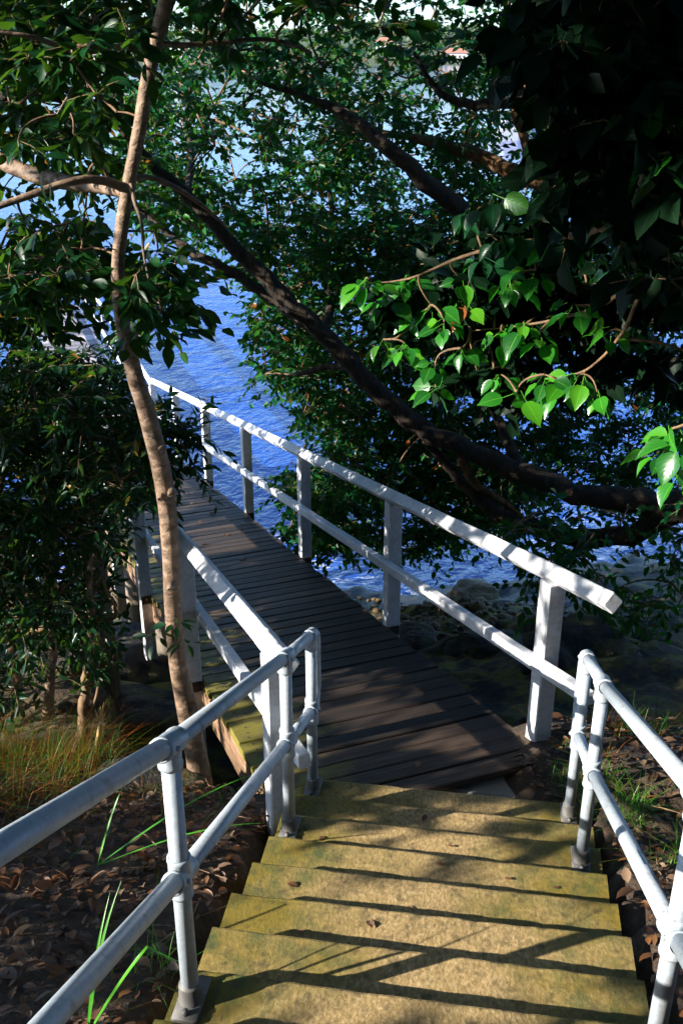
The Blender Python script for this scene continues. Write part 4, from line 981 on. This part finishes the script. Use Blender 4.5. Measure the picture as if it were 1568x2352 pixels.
def head(u, v, y, n, L=0.106, red=0.012):
    c = P(u, v, y); heads.append(c)
    ro = rosette(c, n, L, 1.0, 1.0, 0.85)
    dk = 4 if v < 610 and u < 1450 else 0  # upper heads mostly take the leaf colour darkened for shade
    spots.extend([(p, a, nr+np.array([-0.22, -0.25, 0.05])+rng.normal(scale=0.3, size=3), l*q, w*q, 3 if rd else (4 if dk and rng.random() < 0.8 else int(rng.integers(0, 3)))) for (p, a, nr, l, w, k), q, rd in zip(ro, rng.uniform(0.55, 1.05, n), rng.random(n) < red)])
for u, v, y, n in ((845, 640, 3.8, 7), (890, 680, 3.85, 6), (930, 640, 3.85, 6), (990, 700, 3.8, 7), (1020, 740, 3.7, 8), (1060, 800, 3.7, 7), (1000, 830, 3.75, 7), (1000, 890, 3.7, 6), (930, 790, 3.85, 6), (880, 780, 3.9, 6),
                   (1060, 640, 3.75, 7), (1110, 590, 3.7, 7), (1150, 540, 3.6, 7), (1195, 550, 3.55, 8), (1170, 640, 3.65, 6), (1230, 620, 3.6, 7), (1150, 760, 3.65, 8), (1200, 740, 3.6, 7), (1235, 770, 3.6, 6), (1150, 860, 3.65, 6),
                   (1185, 900, 3.6, 6), (1250, 860, 3.55, 7), (1290, 880, 3.55, 7), (1330, 860, 3.5, 7), (1370, 900, 3.45, 7), (1290, 560, 3.45, 7), (1320, 700, 3.5, 6), (1400, 760, 3.4, 6), (1080, 480, 3.7, 6), (1130, 450, 3.6, 6),
                   (1290, 430, 3.3, 6), (1420, 620, 3.3, 6), (960, 720, 3.9, 5), (1070, 700, 3.8, 5)):
    head(u, v, y, n)
for u, v, y, n in ((1540, 985, 2.9, 8), (1525, 1040, 2.85, 7), (1575, 1010, 2.8, 7), (1560, 1080, 2.85, 6)): head(u, v, y, n, 0.105, 0.0)
for u, v, y, n in ((1500, 240, 2.6, 7), (1440, 330, 2.7, 6), (1530, 350, 2.5, 7), (1480, 190, 2.6, 5)): head(u, v, y, n, 0.12, 0.0)
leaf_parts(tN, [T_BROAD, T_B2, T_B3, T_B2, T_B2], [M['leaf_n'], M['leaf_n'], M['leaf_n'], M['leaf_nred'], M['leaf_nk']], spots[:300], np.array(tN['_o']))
cr = Crown(np.concatenate(npts), 0.004); cr.connect(np.array(heads), 0.008)
cN = np.concatenate([sample([(1180, -150), (1900, -150), (1900, 760), (1560, 760), (1440, 560), (1330, 430), (1260, 300), (1190, 120)], 210, 2.5, 4.4),
                     sample([(1330, -100), (1700, -100), (1700, 640), (1450, 540), (1360, 300)], 130, 3.2, 5.2), sample([(1430, 600), (1800, 700), (1800, 1100), (1600, 960), (1450, 800)], 40, 3.4, 4.8), sample([(860, 640), (1050, 560), (1250, 500), (1420, 620), (1400, 900), (1200, 900), (1000, 860)], 60, 3.85, 4.4)])
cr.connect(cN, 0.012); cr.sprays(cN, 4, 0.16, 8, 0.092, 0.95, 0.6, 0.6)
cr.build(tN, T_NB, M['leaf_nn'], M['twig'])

# ------------------------------------------------------------------ trees outside the picture that shade the steps
def outside_tree(label, base, boxes, n_each, leaf=0.16, seed=0):
    t = thing('shade_tree', label, 'tree', (base[0], base[1], gz(*base)), 'trees around the viewer that shade the steps')
    z = gz(*base); top = np.array([base[0]*0.8, base[1], z+4.5])
    b = MB(); pts = smooth_path([(base[0], base[1], z-0.3), (base[0]*0.97, base[1]+0.1, z+1.8), tuple(top)], 6); b.tube(pts, np.linspace(0.17, 0.07, len(pts)), 14, True, 0.1, seed); b.build('trunk', M['bark_t'], t, True)
    c = Crown(pts[6:], 0.008); c.gapped = True
    for (lo, hi), n in zip(boxes, n_each):
        q = rng.uniform(lo, hi, (n, 3)); c.connect(q, 0.03); c.sprays(q, 5, 0.5, 9, leaf, 1.0, 0.3, 0.3, None, True, True)
    c.build(t, T_SMALL, M['leaf_u'], M['bark_t']); return t
zc = CAM[2]
outside_tree('spreading tree beyond the left edge shading the steps', (-5.6, -1.8), [((-7.5, -5.0, zc-0.8), (-3.0, 4.2, zc+5.6)), ((-6.5, -3.5, zc-2.8), (-3.4, 4.6, zc-0.8)), ((-3.2, -3.0, zc+0.9), (-0.6, 3.2, zc+4.0))], (420, 150, 130), seed=1)
outside_tree('tree standing behind the viewer with a crown over the steps', (2.8, -2.6), [((-3.4, -3.0, zc+1.9), (4.6, 3.6, zc+4.2))], (340,), 0.19, seed=2)
outside_tree('unseen tree added behind the viewer to block sky light', (-0.8, -5.2), [((-5.5, -6.8, zc-1.6), (4.5, -3.4, zc+5.4))], (400,), 0.25, seed=4)  # unseen foliage wall added to darken the ambient light from behind
outside_tree('unseen tree added beyond the right edge to block sky light', (5.4, 2.2), [((4.2, -3.2, zc-2.6), (6.8, 6.4, zc+4.2))], (330,), 0.25, seed=5)  # added out of view to cut sky light from the right
outside_tree('unseen tree added to block sky light above the near ramp', (4.6, 6.4), [((-3.6, 3.4, zc+1.1), (4.6, 8.5, zc+3.6))], (300,), 0.22, seed=6)  # unseen crown added to keep zenith light off the deck
outside_tree('bushy tree on the bank beyond the dense shrub', (-5.4, 8.6), [((-7.5, 5.0, 1.2), (-4.0, 10.0, zc-1.4))], (170,), 0.14, seed=3)

# ------------------------------------------------------------------ leaf litter and fallen leaves
def off_stairs(x, y, m=0.04):
    l = (np.stack([x, y], -1)-N0[:2])@SL[:2]; a = (np.stack([x, y], -1)-N0[:2])@SD[:2]
    q = np.stack([x, y], -1)-D0[:2]; s_ = q@AXH[:2]; l2 = q@LAT[:2]
    return ~((l > -m) & (l < WI+m) & (a < GO*7+m)) & ~((l2 > -1.55) & (l2 < 0.02) & (s_ > -0.15))
def scatter(n, x0, x1, y0, y1):
    x = rng.uniform(x0, x1, n); y = rng.uniform(y0, y1, n); k = off_stairs(x, y); x, y = x[k], y[k]
    return np.stack([x, y, [gz(a, b) for a, b in zip(x, y)]], -1)
lp = np.concatenate([scatter(7500, -3.3, 0.1, 0.7, 4.7), scatter(5200, 0.9, 3.6, 1.2, 5.0), scatter(500, -3.2, -0.2, 4.7, 6.5)])
n = len(lp); lp[:, 2] += rng.uniform(0.004, 0.035, n)
a = rng.uniform(0, 6.28, n); axv = np.stack([np.cos(a), np.sin(a), rng.normal(scale=0.28, size=n)-0.3*np.sin(a)], -1)
nrv = unit(np.stack([rng.normal(scale=0.35, size=n), rng.normal(scale=0.35, size=n)+0.35, np.ones(n)], -1))
ln = rng.uniform(0.022, 0.066, n)*rng.choice([1, 1, 1, 1.35], n); lo_ = lp.mean(0)
tag(link('leaf_litter', leaf_mesh('leaf_litter', T_LIT, lp-lo_, axv, nrv, ln, ln*rng.uniform(0.7, 1.3, n), M['litter']), None, lo_), 'brown leaf litter covering the bank on both sides of the steps', 'leaf litter', kind='stuff')
tw = MB(); q = np.concatenate([scatter(150, -3.0, 0.0, 0.9, 4.6), scatter(110, 1.2, 3.0, 1.5, 4.8)]); n = len(q); a = rng.uniform(0, 6.28, n)
L_ = rng.uniform(0.05, 0.22, n); dv = np.stack([np.cos(a)*L_, np.sin(a)*L_, rng.normal(scale=0.02, size=n)-0.42*np.sin(a)*L_], -1); q[:, 2] += 0.03
tw.tubes(np.stack([q, q+dv*0.5+rng.normal(scale=0.008, size=(n, 3)), q+dv], 1), [0.0035, 0.003, 0.0018], 4)
tag(tw.build('fallen_twigs', M['twig'], None, True, loc=q.mean(0)), 'dry twigs strewn over the leaf litter', 'twigs', kind='stuff')
fl = raw_mesh('fallen_leaf', T_LIT[0], T_LIT[2], [M['litter_o']], None, True)
def fallen(p, nrm, size, label, group, flip=False):
    o = link('fallen_leaf', fl); z = unit(np.asarray(nrm)+rng.normal(scale=0.12, size=3)); a = rng.uniform(0, 6.28)
    y = unit(np.cross(z, np.array([math.cos(a), math.sin(a), 0]))); x = np.cross(y, z); w = size*rng.uniform(0.8, 1.2)
    p = np.asarray(p)+z*0.006
    o.matrix_world = Matrix(((x[0]*w, y[0]*size, z[0]*size, p[0]), (x[1]*w, y[1]*size, z[1]*size, p[1]), (x[2]*w, y[2]*size, z[2]*size, p[2]), (0, 0, 0, 1)))
    tag(o, label, 'fallen leaf', group)
for s_, l_ in ((7.2, -0.25), (6.9, -0.5), (6.3, -0.35), (6.0, -0.6), (5.6, -0.2), (5.3, -0.45), (5.0, -0.7), (4.9, -0.25), (7.5, -0.4), (6.5, -0.15), (4.3, -0.5), (3.6, -0.8)):
    fallen(deck(s_, l_), NRM, rng.uniform(0.05, 0.09), 'pale dry leaf lying on the middle planks of the ramp', 'leaves on the ramp')
for s_, l_ in ((0.0, -0.7), (0.6, -1.25), (1.0, -1.1)):
    fallen(deck(s_, l_), NRM, 0.06, 'brown leaf lying on the near dark planks of the ramp', 'leaves on the near planks')
for i, l_, b_ in ((4, 0.95, 0.1), (4, 0.72, 0.07), (4, 1.16, 0.12), (3, 0.62, 0.15), (2, 0.5, 0.1), (2, 0.28, 0.16), (5, 0.2, 0.12), (5, 0.75, 0.1), (6, 0.6, 0.1), (3, 0.15, 0.1)):
    fallen(step_pt(i, l_, b_), UPZ, rng.uniform(0.02, 0.045), 'small brown leaf scrap lying on a mossy step', 'leaf scraps on the steps')
for k in range(46):
    x, y = (rng.uniform(-1.5, -0.5), rng.uniform(1.4, 3.5)) if k % 3 else (rng.uniform(1.35, 2.2), rng.uniform(2.2, 4.3))
    if not off_stairs(np.array([x]), np.array([y]), 0.06)[0]: continue
    fallen((x, y, gz(x, y)+0.03), (rng.normal(scale=.3), rng.normal(scale=.3)+.3, 1), rng.uniform(0.06, 0.09), 'large curled brown leaf lying on top of the leaf litter', 'large leaves on the litter')

# ------------------------------------------------------------------ grass
def blades(p, h, w, lean, seg=4):
    """p (n,3) bases -> strips bending over"""
    n = len(p); a = rng.uniform(0, 6.28, n); d = np.stack([np.cos(a), np.sin(a), np.zeros(n)], -1)
    sd = np.stack([-np.sin(a), np.cos(a), np.zeros(n)], -1); V = []
    for k in range(seg+1):
        t = k/seg; c = p+d*(lean*h*t**1.8)[:, None]+UPZ*(h*(t-0.35*lean*t*t))[:, None]; ww = w*(1-t)**0.7
        V += [c-sd*ww[:, None]/2, c+sd*ww[:, None]/2]
    V = np.stack(V, 1); m = 2*(seg+1)
    F_ = [(i*m+2*k, i*m+2*k+1, i*m+2*k+3, i*m+2*k+2) for i in range(n) for k in range(seg)]
    return V.reshape(-1, 3), F_
def grass(label, spots, mat, name='grass'):
    P_, H_, W_, L_ = [], [], [], []
    for (x, y, r, n, h) in spots:
        xx = rng.normal(x, r, n); yy = rng.normal(y, r, n); k = off_stairs(xx, yy, 0.0); xx, yy = xx[k], yy[k]
        P_.append(np.stack([xx, yy, [gz(q, w)-0.01 for q, w in zip(xx, yy)]], -1)); m = len(xx)
        H_.append(h*rng.uniform(0.5, 1.3, m)); W_.append(rng.uniform(0.002, 0.0048, m)); L_.append(rng.uniform(0.1, 2.2, m))
    p = np.concatenate(P_); V, F_ = blades(p, np.concatenate(H_), np.concatenate(W_), np.concatenate(L_)); o_ = p.mean(0)
    tag(link(name, raw_mesh(name, V-o_, F_, [mat]), None, o_), label, 'grass', kind='stuff')
gs = [(rng.uniform(-2.6, -1.2), rng.uniform(3.4, 4.8), 0.12, 150, rng.uniform(0.16, 0.34)) for k in range(26)]
grass('tangled dry and green grass beside the near pipe handrail', gs, M['grass'])
gs = [(rng.uniform(-1.5, -0.6), rng.uniform(3.0, 4.0), 0.10, 26, 0.18) for k in range(8)]
grass('thin dry grass stalks over the leaf litter', gs, M['grass'])
gs = [(rng.uniform(1.5, 2.6), rng.uniform(4.1, 5.3), 0.10, 120, rng.uniform(0.12, 0.24)) for k in range(20)]+[(1.05, 4.3, 0.08, 90, 0.12), (1.25, 4.1, 0.08, 70, 0.1)]
grass('gold and green grass tufts behind the pipe rail beside the white post', gs, M['grass'])
gs = [(1.2, 3.75, 0.05, 150, 0.16), (1.3, 3.5, 0.06, 130, 0.17), (1.16, 3.95, 0.05, 100, 0.12), (1.38, 3.1, 0.05, 60, 0.2), (1.42, 2.7, 0.05, 50, 0.22), (-0.6, 2.3, 0.05, 30, 0.16)]
grass('fresh green grass growing against the end of the lower steps', gs, M['grass_g'])
def strap(label, base, blades_):
    """a tuft of long folded strap leaves; each (heading deg, length, rise, kink 0..1 or None)"""
    b0 = np.array([base[0], base[1], gz(*base)]); t = thing('strap_leaf_plant', label, 'plant', b0, 'strap leaved plants by the handrails')
    for (hd, L, rise, kink, w) in blades_:
        h = np.array([math.cos(math.radians(hd)), math.sin(math.radians(hd)), 0]); pts = []; p = b0.copy(); n = 9; el = math.radians(rise)
        for k in range(n+1):
            pts.append(p.copy()); e = el-0.5*(k/n)**2
            if kink and k/n >= kink: e = el-math.radians(105)
            p = p+(h*math.cos(e)+UPZ*math.sin(e))*L/n
        pts = np.array(pts); sd = np.cross(h, UPZ); V, F_ = [], []
        for k, q in enumerate(pts):
            ww = w*min(1, (n-k)/4+0.05)*min(1, 0.6+k*0.2)/2; V += [q-sd*ww+UPZ*ww*0.5, q, q+sd*ww+UPZ*ww*0.5]
        for k in range(n):
            for j in (0, 1): F_.append((3*k+j, 3*k+j+1, 3*k+4+j, 3*k+3+j))
        link('blade', raw_mesh('blade', np.array(V)-b0, F_, [M['strap']], None, True), t)
M['strap'] = leaf_mat('strap_leaf', [(0.03, 0.16, 0.01), (0.05, 0.22, 0.012), (0.07, 0.26, 0.015)], 0.35, 0.35, (0.1, 0.7, 0.02), per_object=True)
strap('green strap leaves kinked over beside the sunlit pipe rail', (1.50, 2.35), [(100, .42, 80, None, .011), (60, .36, 65, .55, .011), (140, .34, 70, .6, .01), (200, .3, 60, None, .009), (20, .4, 55, None, .012), (80, .3, 75, None, .009)])
strap('upright strap leaves behind the middle of the sunlit pipe rail', (1.50, 2.95), [(90, .5, 82, None, .01), (110, .42, 78, None, .009), (30, .3, 60, None, .01), (160, .3, 60, .7, .009), (60, .34, 70, None, .008)])
strap('strap leaves drooping over the edge of the nearest steps', (1.36, 1.75), [(150, .36, 60, .6, .013), (170, .3, 50, None, .01), (100, .36, 65, None, .011), (60, .3, 60, .6, .01)])
strap('single folded strap leaves in front of the near pipe post', (-0.72, 1.95), [(60, .46, 72, None, .011), (75, .4, 66, None, .009), (20, .5, 58, .62, .014)])
strap('bent strap leaves over dark litter at the lower corner', (-1.22, 2.1), [(100, .34, 84, None, .009), (65, .5, 66, .6, .012), (120, .3, 70, None, .008)])
strap('long arching strap leaves under the near top rail', (-0.98, 3.05), [(20, .75, 30, None, .01), (5, .7, 22, None, .009), (60, .4, 60, None, .009)])
# blue scrap of plastic film
pc = np.array([-0.80, 1.86]); b = MB(); V = []; n_ = 7
for j in range(n_):
    for i in range(n_):
        x = pc[0]+(i/(n_-1)-.5)*0.10; y = pc[1]+(j/(n_-1)-.5)*0.07+0.2*(x-pc[0]); V.append((x, y, gz(x, y)+0.04+0.018*noise.noise((i*.9, j*.9, 3.3))))
b.add(V, [(j*n_+i, j*n_+i+1, (j+1)*n_+i+1, (j+1)*n_+i) for j in range(n_-1) for i in range(n_-1)])
so = b.build('plastic_scrap', M['blue'], None, True, loc=(pc[0], pc[1], gz(*pc))); so.modifiers.new('thickness', 'SOLIDIFY').thickness = 0.001
tag(so, 'crumpled pale blue plastic scrap in the leaf litter', 'litter')

# ------------------------------------------------------------------ far shore: wood, houses, a moored boat
fw = []; 
for k in range(420):
    x = rng.uniform(-420, 420); y = rng.uniform(1005, 1240); j = float(np.interp(y, hy, np.arange(len(hy)))); k0 = int(j); z = hillz(x, k0)*(1-(j-k0))+hillz(x, min(k0+1, 6))*(j-k0)
    fw.append((x, y, z, rng.uniform(2.5, 6.5)))
pos, axv, nrv, ln = [], [], [], []
for x, y, z, r in fw:
    m = 26; d = unit(rng.normal(size=(m, 3))); d[:, 2] = np.abs(d[:, 2])*1.3; q = np.array([x, y, z+r*0.4])+d*r*rng.uniform(0.6, 1.0, (m, 1))
    pos.append(q); axv.append(unit(rng.normal(size=(m, 3)))); nrv.append(d+rng.normal(scale=.4, size=(m, 3))); ln.append(r*rng.uniform(0.5, 0.9, m))
pos, axv, nrv, ln = map(np.concatenate, (pos, axv, nrv, ln)); o_ = np.array([0, 1100, 10.0])
tag(link('far_wood', leaf_mesh('far_wood', T_SMALL, pos-o_, axv, nrv, ln, ln*1.6, M['far_leaf']), None, o_), 'wooded slope of the far shore', 'woodland', kind='stuff')
for k, (x, y, w, h, wall, lab) in enumerate([(-232, 1010, 16, 8, 'far_wall', 'pinkish house on the far shore behind the slender trunk'), (-150, 1030, 20, 9, 'far_wall2', 'pale house on the far shore near the top of the slender tree'), (-60, 1008, 18, 7, 'far_wall', 'low pink house on the far waterline'),
                                  (40, 1040, 15, 9, 'far_wall2', 'white house among far trees at the middle of the skyline'), (105, 1012, 22, 7, 'far_wall', 'long low boat shed on the far waterline'), (170, 1050, 16, 10, 'far_wall', 'tall pink house high on the far slope')]):
    j = float(np.interp(y, hy, np.arange(len(hy)))); k0 = int(j); z = hillz(x, k0)*(1-(j-k0))+hillz(x, k0+1)*(j-k0)-1
    t = thing('house', lab, 'house', (x, y, z), 'houses on the far shore'); d_ = 10
    b = MB(); b.box((x, y, z+h/2), (w, d_, h)); b.build('wall', M[wall], t)
    b = MB(); e = 0.8; b.add([(x-w/2-e, y-d_/2-e, z+h), (x+w/2+e, y-d_/2-e, z+h), (x+w/2+e, y+d_/2+e, z+h), (x-w/2-e, y+d_/2+e, z+h), (x-w/4, y, z+h+4), (x+w/4, y, z+h+4)], [(0, 1, 5, 4), (2, 3, 4, 5), (1, 2, 5), (3, 0, 4), (3, 2, 1, 0)])
    b.build('roof', M['far_roof'], t)
    for q in range(int(w//4)):
        b = MB(); b.box((x-w/2+2.5+q*4, y-d_/2-0.03, z+h*0.55), (1.8, 0.12, 2.0)); b.build('window', M['far_glass'], t)
def boat(label, p, L):
    p = np.asarray(p, float); t = thing('moored_boat', label, 'boat', p, 'boats moored in the harbour')
    st = [(-.5, .30, .32), (-.3, .36, .30), (0, .38, .30), (.25, .30, .34), (.42, .14, .40), (.5, .01, .44)]; V, F_ = [], []
    for x, w, h in st: V += [(p[0]+x*L, p[1]-w*L*.5, p[2]+h*L*.5), (p[0]+x*L, p[1]-w*L*.32, p[2]-.06*L), (p[0]+x*L, p[1]+w*L*.32, p[2]-.06*L), (p[0]+x*L, p[1]+w*L*.5, p[2]+h*L*.5)]
    for k in range(5):
        for j in range(3): F_.append((k*4+j, k*4+j+1, k*4+5+j, k*4+4+j))
        F_.append((k*4+3, k*4, k*4+4, k*4+7))
    F_.append((0, 1, 2, 3)); b = MB(); b.add(V, F_); b.build('hull', M['hull'], t)
    b = MB(); b.box(p+np.array([-0.05*L, 0, 0.235*L]), (0.42*L, 0.26*L, 0.17*L), ch=0.02*L); b.build('cabin', M['hull'], t)
    for s in (-1, 1):
        b = MB(); b.box(p+np.array([-0.05*L, s*0.131*L, 0.25*L]), (0.34*L, 0.006*L, 0.07*L)); b.build('window', M['hull_d'], t)
boat('white cabin boat moored beyond the orange sunlit limb', Pz(1185, 318, 0.15), 5.0)
